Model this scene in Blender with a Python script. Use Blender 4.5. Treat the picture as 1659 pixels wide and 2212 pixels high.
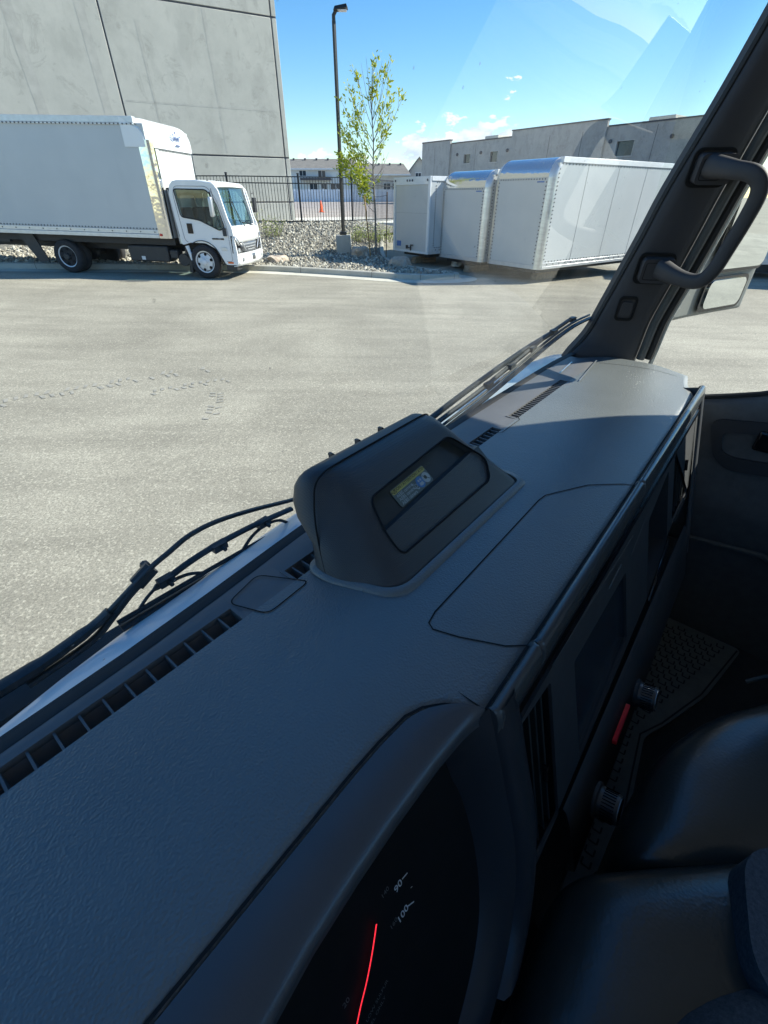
import bpy, bmesh, math, random
from mathutils import Vector, Matrix, Euler
from mathutils import noise as mnoise
R = math.radians
random.seed(7)
for o in list(bpy.data.objects): bpy.data.objects.remove(o)
SC = bpy.context.scene
COL = SC.collection
# ------------------------------------------------------------------ camera
EYE = 1.85
cam_d = bpy.data.cameras.new('camera'); cam = bpy.data.objects.new('camera', cam_d); COL.objects.link(cam)
cam.location = (0, 0, EYE); cam.rotation_euler = (R(90 - 35.41), 0, 0)
cam_d.sensor_fit = 'HORIZONTAL'; cam_d.sensor_width = 36; cam_d.lens = 36 * 958 / 1659
cam_d.clip_start = 0.02; cam_d.clip_end = 4000
SC.camera = cam
# ------------------------------------------------------------------ light
SUN_AZ, SUN_EL = 78.0, 36.0
sd = Vector((math.sin(R(SUN_AZ)) * math.cos(R(SUN_EL)), math.cos(R(SUN_AZ)) * math.cos(R(SUN_EL)), math.sin(R(SUN_EL))))
sun_d = bpy.data.lights.new('sun', 'SUN'); sun_d.energy = 4.8; sun_d.angle = R(0.53); sun_d.color = (1, 0.95, 0.85)
sun = bpy.data.objects.new('sun', sun_d); COL.objects.link(sun)
sun.rotation_euler = sd.to_track_quat('Z', 'Y').to_euler(); sun.location = (30, 10, 40)
W = bpy.data.worlds.new('World'); SC.world = W; W.use_nodes = True
nt = W.node_tree; nt.nodes.clear()
def wn(t, **k):
    n = nt.nodes.new(t)
    for a, b in k.items(): setattr(n, a, b)
    return n
sky = wn('ShaderNodeTexSky', sky_type='NISHITA', sun_disc=False)
sky.sun_elevation = R(SUN_EL); sky.sun_rotation = R(SUN_AZ); sky.altitude = 1400; sky.air_density = 1.3; sky.dust_density = 0.1; sky.ozone_density = 3.5
bg = wn('ShaderNodeBackground'); out = wn('ShaderNodeOutputWorld'); bg.inputs[1].default_value = 0.108
# cumulus low over the horizon, from noise on the view direction
tc = wn('ShaderNodeTexCoord'); sx = wn('ShaderNodeSeparateXYZ'); nt.links.new(tc.outputs['Generated'], sx.inputs[0])
def wm(op, a, b=None, c=None):
    n = wn('ShaderNodeMath', operation=op)
    for i, v in enumerate((a, b, c)):
        if v is None: continue
        if isinstance(v, (int, float)): n.inputs[i].default_value = v
        else: nt.links.new(v, n.inputs[i])
    return n.outputs[0]
mp = wn('ShaderNodeMapping'); mp.inputs['Scale'].default_value = (1, 1, 2.3); mp.inputs['Location'].default_value = (0.37, 0.1, 0.0)
nt.links.new(tc.outputs['Generated'], mp.inputs[0])
n1 = wn('ShaderNodeTexNoise'); n1.inputs['Scale'].default_value = 13; n1.inputs['Detail'].default_value = 9; n1.inputs['Roughness'].default_value = 0.62
nt.links.new(mp.outputs[0], n1.inputs['Vector'])
# height of the bank grows toward the right of north, then ends
az = wm('ARCTAN2', sx.outputs[0], sx.outputs[1])
def wsmooth(v, a, b):
    n = wn('ShaderNodeMapRange', interpolation_type='SMOOTHSTEP'); nt.links.new(v, n.inputs[0]); n.inputs[1].default_value = a; n.inputs[2].default_value = b; return n.outputs[0]
topel = wm('MULTIPLY', wm('ADD', wm('MULTIPLY', wsmooth(az, -0.08, 0.22), 0.085), 0.070), wm('SUBTRACT', 1.0, wm('MULTIPLY', wsmooth(az, 0.215, 0.25), 0.75)))
rel = wm('DIVIDE', sx.outputs[2], topel)            # 0 at horizon, 1 at bank top
thr = wm('ADD', wm('MULTIPLY', wm('POWER', wm('MAXIMUM', rel, 0.0), 1.5), 0.30), 0.325)
mask = wsmooth(wm('SUBTRACT', n1.outputs[0], thr), 0.0, 0.035)
mask = wm('MULTIPLY', mask, wsmooth(sx.outputs[2], 0.012, 0.05))
cr = wn('ShaderNodeMix', data_type='RGBA'); nt.links.new(mask, cr.inputs['Factor'])
hsv = wn('ShaderNodeHueSaturation'); hsv.inputs['Hue'].default_value = 0.503; hsv.inputs['Saturation'].default_value = 1.30; nt.links.new(sky.outputs[0], hsv.inputs['Color']); nt.links.new(hsv.outputs[0], cr.inputs['A'])
n2 = wn('ShaderNodeTexNoise'); n2.inputs['Scale'].default_value = 26; n2.inputs['Detail'].default_value = 5; nt.links.new(mp.outputs[0], n2.inputs['Vector'])
cc = wn('ShaderNodeMix', data_type='RGBA'); nt.links.new(wsmooth(n2.outputs[0], 0.35, 0.65), cc.inputs['Factor'])
cc.inputs['A'].default_value = (3.6, 4.3, 5.2, 1); cc.inputs['B'].default_value = (5.4, 5.8, 6.1, 1)
nt.links.new(cc.outputs['Result'], cr.inputs['B'])
nt.links.new(cr.outputs['Result'], bg.inputs[0]); nt.links.new(bg.outputs[0], out.inputs[0])
SC.view_settings.view_transform = 'Standard'; SC.view_settings.look = 'None'; SC.view_settings.gamma = 1
SC.view_settings.exposure = 0.98
SC.render.engine = 'CYCLES'
SC.cycles.max_bounces = 8; SC.cycles.transparent_max_bounces = 16
# ------------------------------------------------------------------ materials
class M:
    def __init__(s, name):
        s.m = bpy.data.materials.new(name); s.m.use_nodes = True; s.t = s.m.node_tree
        s.b = s.t.nodes['Principled BSDF']; s.out = s.t.nodes['Material Output']
        s.tc = None
    def n(s, t, **k):
        n = s.t.nodes.new(t)
        for a, b in k.items(): setattr(n, a, b)
        return n
    def l(s, a, b): s.t.links.new(a, b)
    def co(s, scale=None, rot=None, kind='Object'):
        if not s.tc: s.tc = s.n('ShaderNodeTexCoord')
        o = s.tc.outputs[kind]
        if scale or rot:
            m = s.n('ShaderNodeMapping'); s.l(o, m.inputs[0])
            if scale: m.inputs['Scale'].default_value = scale
            if rot: m.inputs['Rotation'].default_value = rot
            o = m.outputs[0]
        return o
    def noise(s, sc, det=4, rough=.5, co=None, out='Fac', dist=0):
        n = s.n('ShaderNodeTexNoise'); n.inputs['Scale'].default_value = sc; n.inputs['Detail'].default_value = det; n.inputs['Roughness'].default_value = rough
        n.inputs['Distortion'].default_value = dist
        s.l(co or s.co(), n.inputs['Vector']); return n.outputs[out]
    def vor(s, sc, co=None, feature='F1', out='Distance'):
        n = s.n('ShaderNodeTexVoronoi', feature=feature); n.inputs['Scale'].default_value = sc; s.l(co or s.co(), n.inputs['Vector']); return n.outputs[out]
    def ramp(s, f, stops):
        n = s.n('ShaderNodeValToRGB'); e = n.color_ramp.elements
        while len(e) < len(stops): e.new(0.5)
        for i, (p, c) in enumerate(stops):
            e[i].position = p; e[i].color = (c if len(c) == 4 else (*c, 1)) if isinstance(c, tuple) else (c, c, c, 1)
        s.l(f, n.inputs[0]); return n.outputs[0]
    def mix(s, f, a, b, mode='MIX'):
        n = s.n('ShaderNodeMix', data_type='RGBA', blend_type=mode)
        for k, v in (('Factor', f), ('A', a), ('B', b)):
            if isinstance(v, (int, float)): n.inputs[k].default_value = v if k == 'Factor' else (v, v, v, 1)
            elif isinstance(v, tuple): n.inputs[k].default_value = (*v, 1)
            else: s.l(v, n.inputs[k])
        return n.outputs['Result']
    def math(s, op, a, b=0):
        n = s.n('ShaderNodeMath', operation=op)
        for i, v in enumerate((a, b)):
            if isinstance(v, (int, float)): n.inputs[i].default_value = v
            else: s.l(v, n.inputs[i])
        return n.outputs[0]
    def col(s, c):
        if isinstance(c, tuple): s.b.inputs['Base Color'].default_value = (*c, 1)
        else: s.l(c, s.b.inputs['Base Color'])
        return s
    def bump(s, h, st=.3, d=.01, prev=None):
        n = s.n('ShaderNodeBump'); n.inputs['Strength'].default_value = st; n.inputs['Distance'].default_value = d; s.l(h, n.inputs['Height'])
        if prev: s.l(prev, n.inputs['Normal'])
        s.l(n.outputs[0], s.b.inputs['Normal']); return n.outputs[0]
    def set(s, **k):
        for a, v in k.items(): s.b.inputs[a.replace('_', ' ')].default_value = v
        return s
def plain(name, c, rough=.5, metal=0, var=.15, sc=8, **k):
    m = M(name); f = m.noise(sc, 5, .6)
    a = tuple(x * (1 - var) for x in c); b = tuple(min(1, x * (1 + var)) for x in c)
    m.col(m.ramp(f, [(.3, a), (.7, b)])); m.set(Roughness=rough, Metallic=metal, **k)
    return m.m
MAT = {}
def asphalt(name, lo, hi, sc=1):
    m = M(name); fine = m.noise(70, 3, .75); mid = m.noise(9, 5, .65); big = m.noise(.45, 5, .6, co=m.co((1, 1.0, 1)), dist=.6)
    streak = m.noise(1.3, 4, .6, co=m.co((.25, 1.6, 1), (0, 0, R(-8))))
    c = m.ramp(fine, [(.34, lo), (.5, tuple((a + b) / 2 for a, b in zip(lo, hi))), (.66, hi)])
    c = m.mix(m.ramp(big, [(.35, 0.0), (.68, .60)]), c, tuple(x * .74 for x in lo), 'MIX')
    c = m.mix(m.ramp(streak, [(.45, 0.0), (.70, .55)]), c, tuple(x * .78 for x in lo))
    vc = m.n('ShaderNodeTexVoronoi'); vc.inputs['Scale'].default_value = 80; m.l(m.co(), vc.inputs['Vector']); sv = m.n('ShaderNodeSeparateColor'); m.l(vc.outputs['Color'], sv.inputs[0])
    c = m.mix(m.ramp(sv.outputs[0], [(0.0, .42), (.3, 0.0)]), c, tuple(x * .66 for x in lo)); c = m.mix(m.ramp(sv.outputs[1], [(.8, 0.0), (1.0, .38)]), c, tuple(min(1, x * 1.45) for x in hi))
    sp = m.vor(34); c = m.mix(m.ramp(sp, [(.0, .55), (.16, 0.0)]), c, tuple(x * .55 for x in lo))
    sp2 = m.vor(11); c = m.mix(m.ramp(sp2, [(.0, .9), (.06, 0.0)]), c, (.62, .60, .52))
    crack = m.vor(.22, co=m.co((1, 1, 1)), feature='DISTANCE_TO_EDGE')
    m.col(c); m.set(Roughness=.9); m.b.inputs['Specular IOR Level'].default_value = .3
    m.bump(m.mix(.5, fine, mid), .5, .012); return m.m
MAT['asphalt'] = asphalt('asphalt', (.232, .214, .168), (.495, .461, .364))
MAT['farlot'] = plain('far_asphalt', (.34, .30, .27), .9, sc=.5)
MAT['earth'] = plain('earth', (.26, .23, .17), .95, sc=.2)
def concrete(name, base, stain, dirx=1.0):
    m = M(name); a = m.noise(.55, 8, .7); b = m.noise(3, 7, .65); v = m.noise(1.1, 6, .6, co=m.co((1.3, 1.3, .6))); w = m.noise(.9, 8, .75, dist=1.5)
    c = m.mix(m.ramp(a, [(.35, 0.0), (.65, .6)]), base, stain)
    c = m.mix(m.ramp(v, [(.5, 0.0), (.62, .35)]), c, tuple(x * .78 for x in stain))
    c = m.mix(m.ramp(w, [(.56, 0.0), (.60, .45), (.64, .1)]), c, tuple(x * .70 for x in stain))
    c = m.mix(m.ramp(b, [(.40, 0.0), (.8, .25)]), c, tuple(min(1, x * 1.3) for x in base))
    m.col(c); m.set(Roughness=.85); m.bump(b, .15, .01); return m.m
MAT['tilt'] = concrete('tilt_up_concrete', (.46, .455, .405), (.37, .37, .33))
MAT['tilt2'] = concrete('tilt_up_concrete_far', (.46, .445, .405), (.32, .315, .295))
MAT['groove'] = plain('joint_sealant', (.09, .09, .10), .8)
MAT['kerb'] = concrete('kerb_concrete', (.47, .45, .38), (.38, .36, .30))
MAT['gutter'] = concrete('gutter_concrete', (.60, .57, .47), (.50, .48, .40))
m = M('gravel_base'); c = m.vor(12, out='Color'); f = m.vor(12)
m.col(m.mix(.35, m.ramp(f, [(0.0, (.34, .32, .27)), (.5, (.12, .11, .09))]), m.ramp(m.noise(6, 4, .7), [(.3, (.18, .17, .14)), (.7, (.40, .38, .32))]))); m.set(Roughness=.95); m.bump(f, 1.0, .05); MAT['gravel'] = m.m
m = M('cobble'); oi = m.n('ShaderNodeNewGeometry')
m.col(m.ramp(oi.outputs['Random Per Island'], [(0.0, (.16, .145, .115)), (.4, (.32, .295, .235)), (.75, (.46, .43, .345)), (1.0, (.60, .57, .48))])); m.set(Roughness=.9); MAT['cobble'] = m.m
m = M('boulder'); m.col(m.ramp(m.noise(4, 8, .7), [(.3, (.36, .27, .20)), (.55, (.50, .42, .33)), (.75, (.62, .58, .50))])); m.set(Roughness=.9); m.bump(m.noise(9, 8, .7), .8, .05); MAT['boulder'] = m.m
def paint(name, c, rough=.22, var=.03, coat=.3):
    m = M(name); f = m.noise(2.5, 5, .6); m.col(m.ramp(f, [(.3, tuple(x * (1 - var) for x in c)), (.7, c)])); m.set(Roughness=rough); m.b.inputs['Coat Weight'].default_value = coat; m.b.inputs['Coat Roughness'].default_value = .08
    return m.m
MAT['white'] = paint('white_cab_paint', (.80, .81, .80))
m = M('box_panel'); f = m.noise(.8, 5, .6); g = m.noise(3.5, 4, .6, co=m.co((1, 1, .2)))
m.col(m.mix(m.ramp(g, [(.62, 0.0), (.7, .12)]), m.ramp(f, [(.3, (.50, .53, .53)), (.7, (.56, .585, .58))]), (.42, .45, .46))); m.set(Roughness=.28); m.bump(m.noise(.7, 3), .10, .05); MAT['boxside'] = m.m
m = M('ply_panel'); f = m.noise(.9, 5, .6); g = m.noise(160, 2, .6)
m.col(m.mix(.3, m.ramp(f, [(.3, (.50, .515, .49)), (.7, (.58, .59, .565))]), m.ramp(g, [(.3, .45), (.7, .62)]))); m.set(Roughness=.5); MAT['ply'] = m.m
m = M('polished_aluminium'); m.col((.74, .74, .72)); m.set(Metallic=1, Roughness=.10); m.bump(m.noise(2.2, 3), .25, .06); MAT['chrome'] = m.m
m = M('brushed_aluminium'); m.col(m.ramp(m.noise(3, 5, .6, co=m.co((1, 1, 6))), [(.3, (.55, .55, .53)), (.7, (.75, .75, .72))])); m.set(Metallic=1, Roughness=.36); MAT['alu'] = m.m
MAT['alurail'] = plain('painted_aluminium_rail', (.62, .63, .63), .35, .5, .08)
MAT['whitetrim'] = plain('white_trim', (.74, .76, .76), .35, 0, .05)
MAT['rubber'] = plain('tyre_rubber', (.028, .028, .030), .85, sc=30)
MAT['chassis'] = plain('black_chassis', (.022, .022, .024), .55)
MAT['blackplast'] = plain('black_exterior_plastic', (.03, .031, .033), .5)
MAT['wheelwhite'] = plain('white_steel_rim', (.72, .73, .73), .3, 0, .05)
MAT['hub'] = plain('hub_steel', (.45, .46, .47), .35, .7)
MAT['dark'] = plain('cab_dark_interior', (.05, .05, .055), .8)  # dark seats, dashboard and steering wheel of the box truck
MAT['greyint'] = plain('cab_grey_interior', (.34, .34, .33), .7)
def glass(name, tint, ior=1.5, rough=0.0, dirt=0.0):
    m = bpy.data.materials.new(name); m.use_nodes = True; t = m.node_tree; t.nodes.clear()
    o = t.nodes.new('ShaderNodeOutputMaterial'); mx = t.nodes.new('ShaderNodeMixShader'); tr = t.nodes.new('ShaderNodeBsdfTransparent'); gl = t.nodes.new('ShaderNodeBsdfGlossy'); fr = t.nodes.new('ShaderNodeFresnel')
    tr.inputs[0].default_value = (*tint, 1); gl.inputs['Roughness'].default_value = rough; fr.inputs[0].default_value = ior
    # thin sheet: the same fresnel on both faces
    g = t.nodes.new('ShaderNodeNewGeometry'); ni = t.nodes.new('ShaderNodeMix'); ni.data_type = 'VECTOR'
    sc = t.nodes.new('ShaderNodeVectorMath'); sc.operation = 'SCALE'; sc.inputs['Scale'].default_value = -1
    mmx = t.nodes.new('ShaderNodeMath'); mmx.operation = 'MULTIPLY_ADD'; mmx.inputs[1].default_value = ior - 1 / ior; mmx.inputs[2].default_value = 1 / ior
    inv = t.nodes.new('ShaderNodeMath'); inv.operation = 'SUBTRACT'; inv.inputs[0].default_value = 1; t.links.new(g.outputs['Backfacing'], inv.inputs[1])
    # Fresnel node inverts ior on back faces, so feed 1/ior there
    t.links.new(inv.outputs[0], mmx.inputs[0]); t.links.new(mmx.outputs[0], fr.inputs[0])
    t.links.new(fr.outputs[0], mx.inputs[0]); t.links.new(tr.outputs[0], mx.inputs[1]); t.links.new(gl.outputs[0], mx.inputs[2])
    last = mx.outputs[0]
    if dirt:
        df = t.nodes.new('ShaderNodeBsdfDiffuse'); df.inputs[0].default_value = (.75, .74, .68, 1); m2 = t.nodes.new('ShaderNodeMixShader')
        no = t.nodes.new('ShaderNodeTexNoise'); no.inputs['Scale'].default_value = 6; no.inputs['Detail'].default_value = 6; tc_ = t.nodes.new('ShaderNodeTexCoord'); t.links.new(tc_.outputs['Object'], no.inputs['Vector'])
        mr = t.nodes.new('ShaderNodeMapRange'); mr.inputs[1].default_value = .35; mr.inputs[2].default_value = .8; mr.inputs[3].default_value = dirt * .35; mr.inputs[4].default_value = dirt; t.links.new(no.outputs[0], mr.inputs[0])
        vo = t.nodes.new('ShaderNodeTexVoronoi'); vo.inputs['Scale'].default_value = 42; t.links.new(tc_.outputs['Object'], vo.inputs['Vector']); v2 = t.nodes.new('ShaderNodeMapRange'); v2.inputs[1].default_value = .03; v2.inputs[2].default_value = .065; v2.inputs[3].default_value = .30; v2.inputs[4].default_value = 0; t.links.new(vo.outputs['Distance'], v2.inputs[0]); ad = t.nodes.new('ShaderNodeMath'); ad.operation = 'ADD'; t.links.new(mr.outputs[0], ad.inputs[0]); t.links.new(v2.outputs[0], ad.inputs[1])
        t.links.new(ad.outputs[0], m2.inputs[0]); t.links.new(last, m2.inputs[1]); t.links.new(df.outputs[0], m2.inputs[2]); last = m2.outputs[0]
    t.links.new(last, o.inputs[0]); return m
MAT['windscreen'] = glass('windscreen_glass', (.955, .985, .965), 1.42, 0, .025)
MAT['sideglass'] = glass('side_glass', (.95, .98, .96), 1.42, 0, .01)
MAT['truckglass'] = glass('truck_window_glass', (.78, .86, .84), 1.5)
MAT['wsblue'] = glass('truck_windscreen_glass', (.55, .80, .88), 3.0)
# cab interior
def leather(name, c, rough, sc, st=.35, spec=.5):
    m = M(name); v = m.vor(sc, feature='SMOOTH_F1'); n = m.noise(sc * .5, 3, .6)
    m.col(m.ramp(m.noise(6, 5, .6), [(.3, tuple(x * .9 for x in c)), (.7, tuple(x * 1.1 for x in c))])); m.set(Roughness=rough); m.b.inputs['Specular IOR Level'].default_value = spec
    m.bump(m.math('ADD', m.math('MULTIPLY', v, .8), m.math('MULTIPLY', n, .5)), st, .0009); return m.m
MAT['dash'] = leather('grained_dash_vinyl', (.118, .131, .130), .42, 560, .8, 1.0)
MAT['smooth'] = leather('smooth_dash_plastic', (.062, .068, .076), .33, 900, .12, .6)
m = M('fine_textured_plastic'); w = m.n('ShaderNodeTexWave'); w.inputs['Scale'].default_value = 220; m.l(m.co(), w.inputs['Vector']); w2 = m.n('ShaderNodeTexWave', bands_direction='Z'); w2.inputs['Scale'].default_value = 220; m.l(m.co(), w2.inputs['Vector'])
m.col(m.ramp(m.noise(9, 4), [(.3, (.042, .047, .049)), (.7, (.050, .055, .057))])); m.set(Roughness=.42); m.bump(m.math('ADD', w.outputs['Fac'], w2.outputs['Fac']), .35, .0004); MAT['housing'] = m.m
MAT['defrost'] = plain('grey_black_defroster_plastic', (.12, .122, .125), .5, var=.05, sc=40)
MAT['bezel'] = leather('dark_bezel_plastic', (.028, .031, .036), .38, 900, .1, .5)
MAT['gface'] = plain('instrument_face_black', (.009, .009, .009), .65, sc=40); MAT['gface'].node_tree.nodes['Principled BSDF'].inputs['Specular IOR Level'].default_value = .15
MAT['doortrim'] = plain('dark_grey_door_plastic', (.095, .095, .095), .55, sc=40)
MAT['rail'] = leather('satin_rail_plastic', (.06, .068, .072), .24, 900, .05, .8)
MAT['innerblack'] = plain('matt_black_plastic', (.040, .043, .046), .6, sc=40)
MAT['recess'] = plain('dark_green_black_plastic', (.028, .034, .033), .5, sc=40)
MAT['void'] = plain('duct_black', (.004, .004, .004), .9)
MAT['seam'] = plain('seam_shadow_gap', (.006, .006, .007), .9)
MAT['pillar'] = plain('pillar_trim_plastic', (.038, .038, .042), .62, var=.06, sc=30)
MAT['seal'] = plain('rubber_door_seal', (.018, .018, .018), .7, sc=40)
MAT['sealgrey'] = plain('grey_seal_lip', (.075, .08, .078), .5, sc=40)
MAT['piano'] = plain('gloss_black_trim', (.010, .010, .012), .12)
m = M('display_glass'); m.col((.030, .040, .050)); m.set(Roughness=.22); MAT['screen'] = m.m
MAT['edge'] = plain('bright_trim_and_glint', (.45, .48, .48), .25, .6)  # bright trim; also paints the console rail highlights
MAT['headliner'] = plain('pale_headliner', (.62, .61, .58), .9)
MAT['seatvinyl'] = leather('black_seat_vinyl', (.036, .040, .038), .30, 300, .3, .8)
m = M('grey_seat_cloth'); m.col(m.ramp(m.noise(240, 3, .8), [(.3, (.045, .052, .060)), (.7, (.10, .112, .125))])); m.set(Roughness=.9); m.bump(m.noise(300, 2), .4, .001); MAT['cloth'] = m.m
MAT['mat'] = plain('ribbed_rubber_mat', (.12, .125, .12), .55, sc=30)
MAT['matgroove'] = plain('mat_groove', (.010, .011, .011), .7)
MAT['carpet'] = plain('dark_carpet', (.030, .030, .032), .95, sc=60)
MAT['red'] = plain('red_button_plastic', (.75, .02, .03), .35, var=.05)
MAT['marks'] = plain('gauge_print', (.55, .57, .58), .6)
MAT['faint'] = plain('gauge_print_faint', (.10, .105, .11), .6)
m = M('needle_lit_red'); m.col((.9, .02, .03)); m.b.inputs['Emission Color'].default_value = (1, .03, .05, 1); m.b.inputs['Emission Strength'].default_value = .75; MAT['needle'] = m.m
MAT['stk'] = plain('sticker_grey', (.14, .175, .155), .4, var=.05)
MAT['stky'] = plain('sticker_yellow', (.52, .49, .14), .4, var=.05)
MAT['stkw'] = plain('sticker_print_white', (.42, .47, .45), .5)
MAT['stkb'] = plain('sticker_blue', (.08, .22, .45), .5)
MAT['stkk'] = plain('sticker_print_dark', (.06, .07, .05), .5)
MAT['wiper'] = plain('wiper_black', (.018, .020, .022), .45, var=.4, sc=60)
m = M('mirror_glass'); m.col((.78, .82, .80)); m.set(Metallic=1, Roughness=.02); MAT['mirror'] = m.m
m = M('dusty_mirror_shell'); sp = m.vor(60); m.col(m.ramp(sp, [(.05, (.45, .46, .42)), (.13, (.19, .20, .185))])); m.set(Roughness=.5); MAT['mshell'] = m.m
MAT['cabpanel'] = paint('white_front_panel', (.74, .76, .77), .3)
MAT['polepaint'] = plain('black_pole_paint', (.018, .020, .020), .4)
MAT['fence'] = plain('black_fence_paint', (.016, .018, .020), .45)
MAT['lens'] = plain('lamp_lens', (.6, .6, .62), .3)
m = M('bark'); m.col(m.ramp(m.noise(30, 5, .7, co=m.co((1, 1, .3))), [(.3, (.13, .11, .09)), (.7, (.27, .24, .20))])); m.set(Roughness=.9); MAT['bark'] = m.m
MAT['twig'] = plain('twig', (.15, .13, .12), .85)
MAT['stake'] = plain('wood_stake', (.36, .22, .09), .8, var=.25, sc=20)
MAT['rod'] = plain('rusty_stake', (.16, .09, .05), .8)
def leafmat(name, a, b):
    m = M(name); oi = m.n('ShaderNodeNewGeometry'); c = m.ramp(oi.outputs['Random Per Island'], [(0.0, a), (1.0, b)])
    tr = m.n('ShaderNodeBsdfTranslucent'); m.l(c, tr.inputs[0]); mx = m.n('ShaderNodeMixShader'); mx.inputs[0].default_value = .4
    m.col(c); m.set(Roughness=.5); m.l(m.b.outputs[0], mx.inputs[1]); m.l(tr.outputs[0], mx.inputs[2]); m.l(mx.outputs[0], m.out.inputs[0]); return m.m
MAT['leaf'] = leafmat('spring_leaf', (.22, .30, .02), (.60, .62, .06))
MAT['shrub'] = leafmat('weed_leaf', (.14, .20, .03), (.36, .42, .09))
m = M('shingles'); m.col(m.ramp(m.noise(1.5, 6, .7, co=m.co((1, 1, 4))), [(.3, (.15, .14, .125)), (.7, (.24, .225, .20))])); m.set(Roughness=.95); MAT['roof'] = m.m
MAT['siding'] = plain('white_siding', (.62, .66, .66), .7, var=.05, sc=1)
MAT['sidingb'] = plain('beige_siding', (.50, .49, .45), .7, var=.06, sc=1)
MAT['win'] = plain('window_pane', (.03, .05, .07), .1)
MAT['vinyl'] = plain('white_vinyl_fence', (.66, .74, .82), .5, var=.03, sc=1)
MAT['line'] = plain('parking_line_paint', (.70, .70, .66), .8)
MAT['orange'] = plain('orange_cone', (.80, .13, .04), .6)
MAT['pad'] = concrete('concrete_pad', (.62, .60, .53), (.54, .52, .46))
MAT['wood'] = plain('timber_block', (.30, .22, .14), .9, var=.3, sc=8)
MAT['tagblue'] = plain('blue_decal', (.05, .16, .42), .5)
MAT['logo'] = plain('logo_print', (.07, .10, .20), .5)
MAT['amber'] = plain('amber_lens', (.75, .16, .03), .3)
MAT['redlamp'] = plain('red_lamp_lens', (.65, .04, .03), .3)
MAT['headlamp'] = plain('headlamp_lens', (.55, .57, .58), .12, .4)
MAT['grille'] = plain('grey_grille', (.16, .17, .18), .35, .5)
MAT['stain'] = plain('tyre_dust_mark', (.300, .285, .240), .9, var=.2, sc=20)
MAT['hill'] = plain('distant_hill', (.12, .17, .20), .95, sc=.01)
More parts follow.
